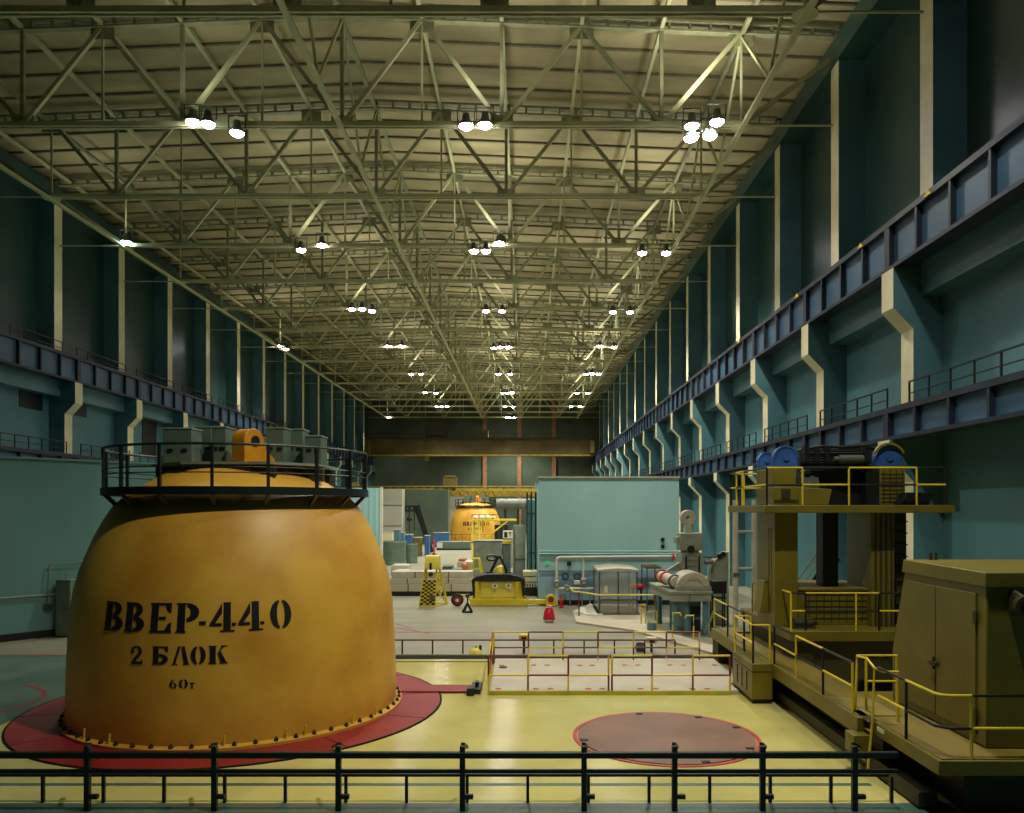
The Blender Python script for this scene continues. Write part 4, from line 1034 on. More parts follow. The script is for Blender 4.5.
# mast
ym = 37.0
def mz(py): return WZ(py, ym)
def mxx(px): return WX(px, ym)
ms = tp('mast', MB().box(mxx(685), mxx(699), ym, ym + .9, 1.96, mz(550)), ['grey_machine'], None, .02)
for k in range(6): tp('mast_rib', MB().box(mxx(687), mxx(697), ym - .05, ym, 2.1 + k * .26, 2.2 + k * .26), ['grey_machine'], ms)
for a, b in ((681.5, 685), (699, 702.5)): tp('mast_side', MB().box(mxx(a), mxx(b), ym - .1, ym + 1.0, 1.96, mz(553)), ['grey_machine'], ms, .02); 
for a, b in ((684.7, 686.3), (698, 699.5)): tp('mast_slot', MB().box(mxx(a), mxx(b), ym - .12, ym - .09, 2.2, mz(556)), ['black_paint'], ms)
tp('head_block', MB().box(mxx(680), mxx(702), ym - .1, ym + 1.0, mz(550.5), mz(533)), ['grey_machine'], ms, .03)
tp('head_arch', MB().tube((mxx(690.5), ym - .14, mz(549)), (mxx(690.5), ym - .08, mz(549)), .18, 16), ['black_paint'], ms)
m = MB().prism([(mxx(686), mz(533)), (mxx(693), mz(533)), (mxx(692.4), mz(524)), (mxx(686.6), mz(524))], 'y', ym + .2, ym + .6); tp('eye_neck', m, ['white_grey'], ms)
tp('eye_ring', MB().ringprism((mxx(689.5), mz(517.7)), .37, .1, 'y', ym + .22, ym + .58, 28), ['white_grey'], ms, .03)
tp('side_box', MB().box(mxx(676.5), mxx(680), ym + .1, ym + .7, mz(543), mz(537)), ['cabinet_edge'], ms, .02)
tp('side_bracket', MB().prism([(mxx(667), mz(571)), (mxx(685), mz(571)), (mxx(685), mz(560)), (mxx(680), mz(563))], 'y', ym + .1, ym + .5), ['grey_machine'], ms, .01)
m = MB(); m.tube((mxx(702), ym - .1, mz(556.5)), (mxx(716), ym - .1, mz(557)), .06, 10); m.tube((mxx(704), ym - .1, mz(562)), (mxx(713), ym - .1, mz(562)), .12, 12); tp('hydraulic_line', m, ['chrome'], ms)
# grey housing right of the machine
t = thing('gear_stand', 'grey sloped housing with round fittings right of the ring topped mast', 'machine', (WX(719, 37.5), 37.5, 0))
Yh = 37.4
m = MB().prism([(WX(711, Yh), .02), (WX(729, Yh), .02), (WX(729, Yh), WZ(552, Yh)), (WX(726, Yh), WZ(552, Yh)), (WX(713, Yh), WZ(562, Yh)), (WX(711, Yh), WZ(570, Yh))], 'y', Yh, Yh + .8); m.build('housing', ['grey_machine'], t, bevel=.02)
for px, py in ((719, 556), (723, 554)): MB().tube((WX(px, Yh), Yh - .12, WZ(py, Yh)), (WX(px, Yh), Yh + .1, WZ(py, Yh)), .12, 12).build('fitting', ['black_steel'], t)
t = thing('control_console', 'black screen like control box on thin legs beside the grey machine table', 'console', (WX(719, 35.2), 35.2, 0))
Yc = 35.2
MB().box(WX(711.5, Yc), WX(727, Yc), Yc, Yc + .5, WZ(594, Yc), WZ(581, Yc)).build('box', ['black_paint'], t, bevel=.04)
for px in (713, 725):
    for d in (.08, .42): MB().tube((WX(px, Yc), Yc + d, 0), (WX(px, Yc), Yc + d, WZ(593.5, Yc)), .035, 8).build('leg', ['black_steel'], t)
MB().box(WX(712, Yc), WX(726.5, Yc), Yc + .05, Yc + .45, WZ(599, Yc), WZ(597.5, Yc)).build('shelf', ['black_steel'], t)
# yellow tube guards
def loop_guard(label, pts, y, foot):
    t = thing('tube_guard', label, 'guard', (WX(pts[0][0], y), y, 0), 'yellow tube guards')
    MB().path([(WX(a, y), y, WZ(b, y)) for a, b in pts], .035, 8).build('loop', ['yellow'], t)
    for px, top in foot: MB().tube((WX(px, y), y, 0), (WX(px, y), y, WZ(top, y)), .035, 8).build('post', ['yellow'], t)
loop_guard('narrow tall yellow tube guard at the corner of the plinth', [(641, 606), (641, 604.5), (645.6, 604.5), (645.6, 622)], 37.2, [(641, 606), (645.6, 622)])
loop_guard('square yellow tube guard in front of the teal drum', [(648, 613), (648, 611.5), (656.8, 611.5), (656.8, 622.5), (650, 622.5), (648, 621)], 35.4, [(656.8, 622)])
loop_guard('yellow tube guard with open hook, left one under the grey table', [(681, 616), (680, 613), (672.6, 613), (672.6, 625), (680, 625), (681, 623)], 33.2, [(672.6, 625)])
loop_guard('yellow tube guard with open hook, right one under the grey table', [(685, 618), (686, 615.5), (693.6, 615.5), (693.6, 626.5), (686, 626.5), (685, 624)], 32.6, [(693.6, 626)])
x, y, _ = G(651.5, 632)
t = thing('drum', 'teal steel drum beside the grey machine table', 'drum', (x, y, 0))
MB().lathe([(.19, 0), (.2, .02), (.2, .18), (.215, .2), (.2, .22), (.2, .4), (.19, .42), (.17, .41), (.002, .41)], x, y, 20).build('body', ['column_teal'], t)
x, y = WX(656, 39), 39.0
t = thing('machine_post', 'small pale lamp box on a post between booth and grey machine', 'lamp post', (x, y, 0))
MB().tube((x, y, 0), (x, y, 1.05), .035, 8).build('post', ['black_steel'], t); MB().box(x - .13, x + .13, y - .1, y + .1, 1.0, 1.3).build('box', ['brown_box'], t, bevel=.02)
# small things by the barrier
x, y, _ = G(689, 641)
def bucket(label, px, py, w, h, mtl):
    x, y, _ = G(px, py)
    t = thing('floor_box', label, 'box', (x, y, 0))
    MB().box(x - w / 2, x + w / 2, y - .15, y + .15, .02, h).build('body', [mtl], t, bevel=.03); MB().box(x - w * .4, x + w * .4, y - .12, y + .12, h, h + .05).build('lid', ['black_steel'], t)
for (px, pb, tp_, lab, kind) in ((524, 652.5, 634, 'pale boxed post light behind the barrier, left of the two', 0), (651.5, 652, 637, 'cream boxed valve head behind the barrier, right of the two', 1)):
    x, y, _ = G(px, pb)
    t = thing('service_post', lab, 'service post', (x, y, 0))
    MB().tube((x, y, 0), (x, y, WZ(tp_ + 6, y)), .05, 8).build('post', ['black_steel'], t)
    MB().box(x - .2, x + .2, y - .15, y + .15, WZ(tp_ + 6, y), WZ(tp_, y)).build('head', ['light_yellow' if kind == 0 else 'cream_paint'], t, bevel=.03)
    MB().box(x - .1, x + .1, y - .18, y - .15, WZ(tp_ + 5, y), WZ(tp_ + 2, y)).build('plate', ['black_paint'], t)
bucket('small dark bucket on the floor behind the barrier, beside the cream valve head', 640, 651.5, .32, .3, 'grey_dark')
x, y, _ = G(476, 653)
t = thing('floor_cleat', 'small yellow lump with a knob at the edge of the dark channel', 'cap', (x, y, 0))
MB().lathe([(.28, 0), (.24, .1), (.12, .18), (.05, .2), (.05, .3), (.002, .32)], x, y, 16).build('cap', ['light_yellow'], t)
MB().box(x + .12, x + .22, y - .05, y + .05, .1, .3).build('pin', ['black_steel'], t)

# ---------------------------------------------------------------- yellow trestle, cradle and red bollard
yt = 44.3
def lerp(a, b, s_): return Vector(a).lerp(Vector(b), s_)
x0, x1 = WX(419.5, yt), WX(435, yt); h0, h1 = WX(425, yt), WX(436, yt); dep = 1.3
t = thing('trestle', 'tall yellow tapering trestle with black hatched front panel', 'trestle', ((x0 + x1) / 2, yt, 0))
zt = 2.25; xs_ = .5
legs = [((x0, yt, 0), (h0, yt + .3, zt)), ((x1, yt, 0), (h1, yt + .3, zt)), ((x1 + .55, yt + dep, 0), (h1 + .1, yt + .75, zt)), ((x0 + .1, yt + dep, 0), (h0, yt + .75, zt))]
for a, b in legs: MB().bar(a, b, .1, .1).build('leg', ['yellow'], t)
for i in range(4):
    for s_ in (.03, .45, .8):
        a, b = legs[i], legs[(i + 1) % 4]
        p = Vector(a[0]).lerp(Vector(a[1]), s_); q = Vector(b[0]).lerp(Vector(b[1]), s_)
        MB().bar(p, q, .07, .07).build('crossbar', ['yellow'], t)
for a, b, s_, u_ in ((1, 2, .03, .45), (2, 1, .03, .45), (1, 2, .45, .8), (2, 1, .45, .8)):
    MB().bar(lerp(*legs[a], s_), lerp(*legs[b], u_), .06, .06).build('diagonal', ['yellow'], t)
hd = MB().prism([(yt + .1, 2.15), (yt + .95, 2.15), (yt + .95, 2.9), (yt + .3, 2.9), (yt + .1, 2.5)], 'x', h0 - .03, h1 + .15).build('head', ['light_yellow'], t, bevel=.03)
MB().box((h0 + h1) / 2 - .06, (h0 + h1) / 2 + .06, yt + .04, yt + .14, 2.1, 2.5).build('latch', ['black_paint'], hd)
def lerp(a, b, s_): return Vector(a).lerp(Vector(b), s_)
m = MB()
for k in range(13):
    s0 = .06 + k * .047
    for j in range(5):
        if (k + j) % 2: continue
        A0, A1 = lerp(*legs[0], s0), lerp(*legs[1], s0); B0, B1 = lerp(*legs[0], s0 + .047), lerp(*legs[1], s0 + .047)
        q = [A0.lerp(A1, j / 5), A0.lerp(A1, (j + 1) / 5), B0.lerp(B1, (j + 1) / 5), B0.lerp(B1, j / 5)]
        m.add([(v.x, v.y - .062, v.z) for v in q], [(0, 1, 2, 3)], 0)
A0, A1, B1, B0 = lerp(*legs[0], .05), lerp(*legs[1], .05), lerp(*legs[1], .68), lerp(*legs[0], .68)
pn = MB().add([(v.x, v.y - .05, v.z) for v in (A0, A1, B1, B0)] + [(v.x, v.y - .03, v.z) for v in (A0, A1, B1, B0)], [(0, 1, 2, 3), (7, 6, 5, 4), (0, 4, 5, 1), (1, 5, 6, 2), (2, 6, 7, 3), (3, 7, 4, 0)], 0).build('front_panel', ['yellow'], t)
m.build('hatching', ['black_paint'], pn)
xc_ = (h0 + h1) / 2
MB().tube((xc_, yt + .02, 1.85), (xc_, yt + .3, 1.85), .13, 14).build('bearing', ['olive_dark'], t)
MB().tube((xc_ + .1, yt - .1, .55), (xc_ + .1, yt, .55), .15, 14).build('hand_wheel', ['grey_dark'], t)
# cradle
yc = 44.7
t = thing('cradle', 'long yellow cradle with black cover and black lifting hook on top', 'cradle', (WX(500, yc), yc, 0))
zb = lambda py: WZ(py, yc)
xa_, xb_c = WX(470, yc), WX(527, yc)
MB().box(xa_, xb_c, yc, yc + .25, 0.02, .42).build('base_beam', ['yellow'], t, bevel=.02)
MB().box(xa_, xb_c, yc + 1.4, yc + 1.65, 0.02, .42).build('base_beam', ['yellow'], t, bevel=.02)
MB().box(WX(519, yc), WX(550, yc), yc + .1, yc + .4, .1, .36).build('arm', ['yellow'], t, bevel=.02)
m = MB().box(WX(476, yc), WX(523, yc), yc + .15, yc + 1.55, .42, zb(579)); bd = m.build('body', ['yellow'], t, bevel=.02)
MB().box(WX(481, yc), WX(516.5, yc), yc + .13, yc + .15, .5, zb(582.5)).build('body_panel', ['light_yellow'], bd)
for a, b in ((475, 478.5), (515.5, 519)): MB().box(WX(a, yc), WX(b, yc), yc + .02, yc + .3, .42, zb(577.5)).build('upright', ['yellow'], bd, bevel=.01)
for px in (495, 508.5):
    MB().tube((WX(px, yc), yc + .05, zb(585.7)), (WX(px, yc), yc + .14, zb(585.7)), .19, 18).build('round_plate', ['cream_paint'], bd)
    MB().tube((WX(px, yc), yc + .03, zb(585.7)), (WX(px, yc), yc + .05, zb(585.7)), .06, 10).build('round_hole', ['black_paint'], bd)
pts = [(WX(471.5, yc), zb(580)), (WX(476, yc), zb(576.5)), (WX(488, yc), zb(574)), (WX(508, yc), zb(574)), (WX(520, yc), zb(576.5)), (WX(525, yc), zb(580)), (WX(525, yc), zb(581.5)), (WX(471.5, yc), zb(581.5))]
MB().prism(pts, 'y', yc, yc + 1.7).build('cover', ['black_steel'], t, bevel=.03)
for a, b in ((471.5, 475.5), (521, 525)): MB().prism([(WX(a, yc), zb(581)), (WX(b, yc), zb(581)), (WX((a + b) / 2 + 1, yc), zb(597)), (WX((a + b) / 2 - .5, yc), zb(597))], 'y', yc + .05, yc + .3).build('cover_flap', ['black_steel'], t)
hy = yc + .8
hk = MB().path([(WX(489.5, hy), hy, WZ(574.5, hy)), (WX(497.5, hy), hy, WZ(558, hy)), (WX(500, hy), hy, WZ(556.5, hy)), (WX(508.5, hy), hy, WZ(574, hy))], .09, 8).build('lifting_hook', ['black_steel'], t)
for px in (489.5, 508): MB().box(WX(px, hy) - .18, WX(px, hy) + .18, hy - .15, hy + .15, WZ(575.5, hy), WZ(571.5, hy)).build('hook_foot', ['black_steel'], hk, bevel=.03)
q = [(WX(a, hy), hy, WZ(b, hy)) for a, b in ((488, 556), (494, 555.2), (496.5, 556), (496.5, 559.5), (494, 560.2), (488, 560), (487, 558))]
MB().path(q, .06, 8, 0, True).build('link', ['black_steel'], hk)
MB().tube((WX(494, hy), hy, WZ(556, hy)), (WX(500, hy), hy, WZ(557, hy)), .1, 10).build('shackle', ['black_steel'], hk)
MB().lathe([(.45, 0), (.4, .25), (.2, .45), (.002, .5)], WX(501, hy), hy + .4, 16, 0, WZ(574, hy)).build('dome_cap', ['yellow'], t)
wx = WX(457.4, yc)
wl = MB().tube((wx, yc - .1, .37), (wx, yc + .12, .36), .36, 24).build('wheel', ['rubber'], t, bevel=.04)
MB().tube((wx, yc - .13, .36), (wx, yc - .09, .36), .27, 24).build('rim', ['dark_red'], wl); MB().tube((wx, yc - .16, .36), (wx, yc - .12, .36), .1, 14).build('hub', ['white'], wl)
MB().path([(wx, yc + .1, .62), (wx + .45, yc + .1, .62), (wx + .7, yc + .1, .4), (xa_, yc + .1, .3)], .05, 8).build('tow_bar', ['yellow'], t)
bxx = WX(551, yc)
br = MB().prism([(bxx - .3, .02), (bxx + .32, .02), (bxx + .32, .35)] + [(bxx - .02 + .3 * cos(a), .42 + .28 * sin(a)) for a in [radians(q) for q in range(0, 181, 20)]], 'y', yc - .3, yc + .05).build('end_bracket', ['yellow'], t, bevel=.02)
MB().tube((bxx - .02, yc - .34, .42), (bxx - .02, yc - .29, .42), .17, 16).build('pivot', ['dark_red'], br)
# black hook on a chain
x, y, _ = G(467.5, 612.5)
t = thing('hook_block', 'small black triangular hook block standing on the floor left of the cradle', 'hook block', (x, y, 0))
m = MB()
for dx, dy in ((-.26, -.15), (.26, -.15), (-.2, .2), (.2, .2)): m.bar((x + dx, y + dy, .02), (x, y, .5), .09, .09)
m.box(x - .26, x + .26, y - .2, y + .22, .0, .07); m.build('frame', ['black_steel'], t)
MB().tube((x, y, .45), (x, y, 1.0), .04, 8).build('stem', ['olive_dark'], t); MB().box(x - .1, x + .1, y - .08, y + .08, .8, 1.0).build('swivel', ['grey_dark'], t, bevel=.02)
# red bollard
x, y, _ = G(549, 622)
t = thing('red_stand', 'bright red bell shaped stand on short legs in front of the yellow bracket', 'stand', (x, y, 0))
MB().lathe([(.3, .12), (.3, .2), (.26, .45), (.2, .62), (.15, .7), (.16, .76), (.17, .8), (.12, .84), (.002, .85)], x, y, 20).build('bell', ['red'], t)
for a in range(4): q = radians(45 + 90 * a); MB().tube((x + .24 * cos(q), y + .24 * sin(q), 0), (x + .24 * cos(q), y + .24 * sin(q), .14), .03, 8).build('leg', ['white_grey'], t)
MB().box(x - .14, x + .14, y - .19, y - .15, .72, .78).build('label_strip', ['white'], t)

# ---------------------------------------------------------------- stacks and boxes further back
def crate(label, x0, x1, y, d, z0, z1, mtl='slab_white', seams=1):
    t = thing('long_crate', label, 'crate', ((x0 + x1) / 2, y, z0), 'long white crates')
    MB().box(x0, x1, y, y + d, z0 + .002, z1).build('body', [mtl], t, bevel=.03)
    for k in range(seams): xx = x0 + (x1 - x0) * (k + .7) / (seams + .4); MB().box(xx - .03, xx + .03, y - .03, y + .01, z0 + .03, z1 - .02).build('strap', ['grey_dark'], t)
yw = 49.9
single('crate_base', MB().box(WX(388, yw), WX(474, yw), yw, yw + 1.6, 0, .27), ['black_paint'], 'dark plinth under the stacked long white crates', 'plinth', (WX(430, yw), yw, 0))
crate('long white crate, bottom layer left of the yellow trestle', WX(388, yw), WX(428, yw), yw + .05, 1.4, .27, .78)
crate('long white crate, bottom layer right of the yellow trestle', WX(428.6, yw), WX(474, yw), yw + .05, 1.4, .27, .78)
crate('long white crate, middle layer left of the yellow trestle', WX(390, yw), WX(424, yw), yw + .1, 1.4, .78, 1.13)
crate('long white crate, middle layer right of the yellow trestle', WX(424.6, yw), WX(472, yw), yw + .1, 1.4, .78, 1.13)
crate('long white crate, top layer behind the yellow trestle', WX(391, yw), WX(472, yw), yw + .2, 1.2, 1.13, 1.55, 'white_grey', 2)
single('hazard_base', MB().box(WX(523, yw), WX(537, yw), yw, yw + 1.2, 0, .55), ['black_steel'], 'dark block under the cream stack by the teal block', 'plinth', (WX(530, yw), yw, 0))
t = thing('cream_stack', 'short cream slatted stack with hazard stripes at the corner of the teal block', 'stack', (WX(530, yw), yw, .55))
for k in range(3): MB().box(WX(523, yw), WX(537, yw), yw, yw + 1.2, .56 + k * .36, .86 + k * .36).build('slab', ['cream_paint'], t, bevel=.02)
m = MB()
for k in range(5): xx = WX(524 + k * 2.5, yw); m.prism([(xx, .6), (xx + .07, .6), (xx + .13, .8), (xx + .06, .8)], 'y', yw - .02, yw)
m.build('hazard_stripe', ['black_paint'], t)
# grey box, narrow box and cylinder
yg = 57.0
t = thing('equipment_box', 'tall plain grey box behind the yellow cradle', 'equipment box', (WX(487, yg), yg, 0))
MB().box(WX(473.5, yg), WX(501.5, yg), yg, yg + 1.8, .02, WZ(541.5, yg)).build('body', ['grey_machine'], t, bevel=.03)
MB().box(WX(472.8, yg), WX(502.2, yg), yg - .05, yg + 1.85, WZ(541.5, yg), WZ(540.5, yg)).build('lid', ['cabinet_edge'], t)
for px in (474, 500): MB().box(WX(px, yg), WX(px + 1, yg), yg - .03, yg, .05, WZ(542, yg)).build('edge_strip', ['cabinet_edge'], t)
ygn = 59.0
t = thing('equipment_box', 'narrow grey box with yellow top just right of the tall grey box', 'equipment box', (WX(506, ygn), ygn, 0))
MB().box(WX(502.5, ygn), WX(510.5, ygn), ygn, ygn + .8, .02, WZ(544, ygn)).build('body', ['pale_blue'], t, bevel=.02)
MB().box(WX(502, ygn), WX(511.5, ygn), ygn - .1, ygn + .8, WZ(544, ygn), WZ(541, ygn)).build('top', ['yellow'], t)
MB().box(WX(503.5, ygn), WX(509.5, ygn), ygn - .02, ygn, WZ(562, ygn), WZ(546, ygn)).build('door', ['grey_machine'], t)
ycy = 58.0
t = thing('vessel', 'tall grey vertical cylinder beside the pipes at the teal block', 'vessel', (WX(519.7, ycy), ycy, 0))
r_ = (525.8 - 513.7) / 2 * ycy / F
MB().lathe([(r_ * 1.1, 0), (r_ * 1.1, .1), (r_, .12), (r_, WZ(526, ycy)), (r_ * .96, WZ(525, ycy)), (.002, WZ(524.8, ycy))], WX(519.7, ycy), ycy, 28).build('shell', ['grey_machine'], t)
MB().box(WX(513.7, ycy) - .06, WX(513.7, ycy) + .06, ycy - .3, ycy - .1, .2, WZ(527, ycy)).build('cable_duct', ['cabinet_edge'], t)
MB().lathe([(r_ * 1.04, 0), (r_ * 1.04, .12)], WX(519.7, ycy), ycy, 28, 0, WZ(560, ycy), True).build('band', ['grey_dark'], t)
# vertical pipes and black ladder left of the block
yv = 52.0
for i, (px, r_, c, lab) in enumerate(((529.3, .12, 'column_teal', 'tall teal vertical pipe, left of two beside the block corner'), (533.5, .1, 'block_teal', 'tall pale vertical pipe, right of two beside the block corner'))):
    t = thing('riser_pipe', lab, 'pipe', (WX(px, yv), yv, 0), 'riser pipes')
    MB().tube((WX(px, yv), yv, 0), (WX(px, yv), yv, WZ(500, yv)), r_, 12).build('pipe', [c], t)
    for zz in (.1, 2.6, 5.2): MB().lathe([(r_ * 1.6, 0), (r_ * 1.6, .12)], WX(px, yv), yv, 14, 0, zz, True).build('flange', ['grey_dark'], t)
t = thing('scaffold', 'black scaffold frame with rungs between vessel and teal block', 'scaffold', (WX(531, 54), 54, 0))
for px in (527.2, 531.3, 535.8): MB().tube((WX(px, 54), 54, 0), (WX(px, 54), 54, WZ(492, 54)), .06, 8).build('upright', ['black_steel'], t)
for py in (505, 520, 537, 550, 565, 580): MB().tube((WX(527, 54), 54, WZ(py, 54)), (WX(536, 54), 54, WZ(py, 54)), .045, 6).build('rung', ['black_steel'], t)
# yellow step stand
ys_ = 52.0
t = thing('step_stand', 'yellow A frame step stand between white crates and grey box', 'step stand', (WX(476, ys_), ys_, 0))
for a, b, d in (((468, 588), (473.5, 559), 0), ((484, 588), (478.5, 559), 0), ((469.5, 588), (474, 559), .9), ((485, 588), (479, 559), .9)):
    MB().bar((WX(a[0], ys_), ys_ + d, 0), (WX(b[0], ys_), ys_ + .2 + d * .5, WZ(b[1], ys_)), .1, .08).build('leg', ['yellow'], t)
for s_ in (.35, .7): 
    p, q = Vector((WX(468, ys_), ys_, 0)).lerp(Vector((WX(473.5, ys_), ys_ + .2, WZ(559, ys_))), s_), Vector((WX(484, ys_), ys_, 0)).lerp(Vector((WX(478.5, ys_), ys_ + .2, WZ(559, ys_))), s_)
    MB().bar(p, q, .08, .12).build('step', ['yellow'], t)
MB().box(WX(473, ys_), WX(479.5, ys_), ys_ + .15, ys_ + .75, WZ(559.5, ys_), WZ(558.5, ys_)).build('top_step', ['yellow'], t)
# pinkish pallets and small floor stuff
def pallet(label, pa, pb, Y, z1, d, mtl, top=None):
    t = thing('pallet_load', label, 'pallet load', (WX((pa + pb) / 2, Y), Y, 0), 'low loads on the far floor')
    MB().box(WX(pa, Y), WX(pb, Y), Y, Y + d, .1, z1).build('load', [mtl], t, bevel=.04)
    for q in (.06, .5, .94): xx = WX(pa + (pb - pa) * q, Y); MB().box(xx - .06, xx + .06, Y + .02, Y + d - .02, 0, .1).build('runner', ['grey_dark'], t)
    if top: MB().box(WX(pa + 1, Y), WX((pa + pb) / 2, Y), Y + .2, Y + d - .2, z1, z1 + .2).build('sheet', [top], t)
pallet('low pale load lying left of the yellow trestle head', 393, 422, 58, .75, 2.2, 'grey_machine', 'white_grey')
pallet('pale rough load under the grey cylindrical tanks', 391, 408, 66, .8, 2, 'white_grey')
pallet('grey green equipment pile right of the yellow trestle head', 441, 462, 57, 1.15, 2, 'cabinet_green', 'grey_dark')
pallet('pale pinkish slab load right of the grey green pile', 457, 472, 60, 1.5, 2.5, 'slab_white', 'brown_box')
x, y = WX(464.8, 56), 56.0
single('orange_bundle', MB().lathe([(.12, 0), (.2, .1), (.22, .3), (.15, .45), (.002, .5)], x, y, 12, 0, 1.2), ['orange'], 'small bright orange bundle on the pile near the yellow step stand', 'bundle', (x, y, 1.2))
# round tanks on the left
for i, (px, w_, Y, pt, pb, lab) in enumerate(((394, 24, 78, 541, 559, 'wide grey green round tank, nearest the yellow cap'), (411, 13, 80, 543.5, 561, 'narrower grey green round tank, right of the wide one'))):
    x = WX(px, Y); r_ = w_ / 2 * Y / F
    t = thing('round_tank', lab, 'tank', (x, Y, 0), 'grey green round tanks')
    MB().lathe([(r_ * 1.03, 0), (r_ * 1.03, .25), (r_, .3), (r_, WZ(pt, Y)), (r_ * .95, WZ(pt, Y)), (r_ * .94, WZ(pt, Y) - .15), (.002, WZ(pt, Y) - .15)], x, Y, 32).build('shell', ['cabinet_green'], t)
    MB().lathe([(r_ * 1.02, 0), (r_ * 1.02, .12), (r_, .12)], x, Y, 32, 0, WZ(pt, Y) - .12).build('rim', ['cabinet_edge'], t)
def smallbox(label, px0, px1, py0, py1, Y, mtl, z0=None):
    zb_ = 0 if z0 is None else z0
    t = thing('equipment_case', label, 'case', (WX((px0 + px1) / 2, Y), Y, zb_), 'coloured cases at the far end')
    MB().box(WX(px0, Y), WX(px1, Y), Y, Y + 1.2, zb_ + .01, WZ(py0, Y)).build('body', [mtl], t, bevel=.03)
    MB().box(WX(px0, Y) - .02, WX(px1, Y) + .02, Y - .03, Y + 1.22, WZ(py0, Y), WZ(py0, Y) + .08).build('lid', ['white_grey'], t)
smallbox('teal case standing on the far floor behind the wide grey tank', 393, 399, 530, 541, 90, 'column_teal')
smallbox('small white and blue case behind the round tanks', 400, 404, 533, 541, 92.5, 'pale_blue')
smallbox('deep blue case behind the round tanks', 405, 412, 535, 543, 91, 'blue')
smallbox('brown case between blue cases and black hoist frame', 413, 421, 538, 544, 91.5, 'bronze')
smallbox('blue barrel like case left of the long blue screen', 424.5, 429, 536, 544, 92, 'blue')
smallbox('long bright blue screen case left of the far yellow cap', 433.5, 449, 533, 540, 112, 'blue')
smallbox('cream rounded case next to the pale ribbed wall', 382, 392, 533, 541, 88, 'cream_paint')
x, y = WX(434, 95), 95.0
t = thing('warning_post', 'thin red post near the black diagonal boom', 'post', (x, y, 0))
MB().tube((x, y, 0), (x, y, 1.9), .1, 8).build('post', ['red'], t); MB().lathe([(.3, 0), (.3, .1), (.1, .16)], x, y, 12).build('foot', ['black_steel'], t)
# black hoist with diagonal boom
yh = 98.0
t = thing('hoist', 'black hoist with a long diagonal boom and hanging pulleys at the far left', 'hoist', (WX(420, yh), yh, 0))
m = MB(); m.bar((WX(417.5, yh), yh, WZ(505, yh)), (WX(432, yh), yh, .1), .3, .5); m.build('boom', ['black_steel'], t)
m = MB(); m.bar((WX(414.5, yh), yh + .6, WZ(508, yh)), (WX(430, yh), yh + .6, .1), .2, .3); m.build('boom_back', ['black_steel'], t)
MB().box(WX(405.5, yh), WX(418.5, yh), yh - .2, yh + .4, WZ(507, yh), WZ(505.3, yh)).build('jib', ['black_steel'], t)
MB().box(WX(406, yh), WX(414, yh), yh - .3, yh + .5, WZ(511.5, yh), WZ(509.5, yh)).build('jib_frame', ['black_steel'], t)
for px in (406, 409.5, 414.3): MB().box(WX(px, yh) - .12, WX(px, yh) + .12, yh - .1, yh + .1, WZ(512, yh), WZ(505.5, yh)).build('hanger', ['black_steel'], t)
for px, pe in ((409.3, 532), (414.3, 531)): MB().tube((WX(px, yh), yh, WZ(pe, yh)), (WX(px, yh), yh, WZ(506, yh)), .07, 6).build('rope', ['black_steel'], t)
MB().lathe([(.02, -.35), (.3, -.2), (.35, 0), (.3, .2), (.02, .35)], WX(409.3, yh), yh, 14, 0, WZ(519.3, yh)).build('pulley', ['black_paint'], t)
# pale room block at the far left and pit edge before the far cap
t = thing('room_block', 'pale grey walled room at the far left under the low crane', 'partition block', (-20, 118, 0), None, 'thing')
MB().box(-30, WX(402, 118), 118, 124, 0, WZ(489, 118)).build('wall', ['end_pale'], t)
m = MB()
for py in (505.5, 526): m.box(-30, WX(402, 118), 117.95, 118, WZ(py, 118), WZ(py, 118) + .08)
m.build('panel_joint', ['grey_dark'], t)
MB().box(WX(402, 118), WX(446, 118), 121, 124, 0, WZ(489, 118)).build('side_wall', ['end_wall'], t)
yk = 105.0
t = thing('pit_kerb', 'low grey green kerb wall with white base in front of the far yellow cap', 'kerb', (-8, yk, 0))
MB().box(WX(437, yk), WX(470, yk), yk, yk + 3, .2, WZ(542, yk)).build('wall', ['cabinet_green'], t)
MB().box(WX(436.5, yk), WX(470.5, yk), yk - .1, yk + 3.1, 0, .2).build('base', ['black_paint'], t)
MB().box(WX(437, yk), WX(442.5, yk), yk - .12, yk - .02, .3, WZ(542.5, yk)).build('white_panel', ['white'], t)
low_rail('thin dark railing on the floor in front of the far yellow cap', 120.0, [WX(448 + 7.3 * i, 120) for i in range(8)], 1.6, 'black_steel', 'black_steel')
# yellow gantry platform before the far cap
ya_ = 80.0
t = thing('access_platform', 'yellow access platform with diagonal strut and white bags before the far yellow cap', 'platform', (WX(480, ya_), ya_, 0))
az = lambda py: WZ(py, ya_); ax = lambda px: WX(px, ya_)
MB().box(ax(471.5), ax(516.5), ya_, ya_ + 1.6, az(521), az(519)).build('deck', ['yellow'], t, bevel=.02)
for px, d in ((472.3, 0), (472.3, 1.5), (479, .1), (482, 1.4)): MB().box(ax(px) - .09, ax(px) + .09, ya_ + d, ya_ + d + .15, 0, az(521)).build('leg', ['light_yellow'], t)
MB().bar((ax(482), ya_ + .1, az(541)), (ax(507.5), ya_ + .1, az(521)), .16, .16).build('strut', ['yellow'], t)
for k, (a, b) in enumerate((((472.5, 540), (479, 523)), ((479, 540), (472.5, 530)))): MB().bar((ax(a[0]), ya_ + .1, az(a[1])), (ax(b[0]), ya_ + .1, az(b[1])), .08, .08).build('brace', ['yellow'], t)
MB().box(ax(471), ax(482.5), ya_, ya_ + 1.6, az(543), az(541.7)).build('lower_deck', ['yellow'], t)
for px in (472, 479, 486, 493, 500): MB().tube((ax(px), ya_ + .05, az(519)), (ax(px), ya_ + .05, az(514.5)), .04, 6).build('rail_post', ['dark_red'], t)
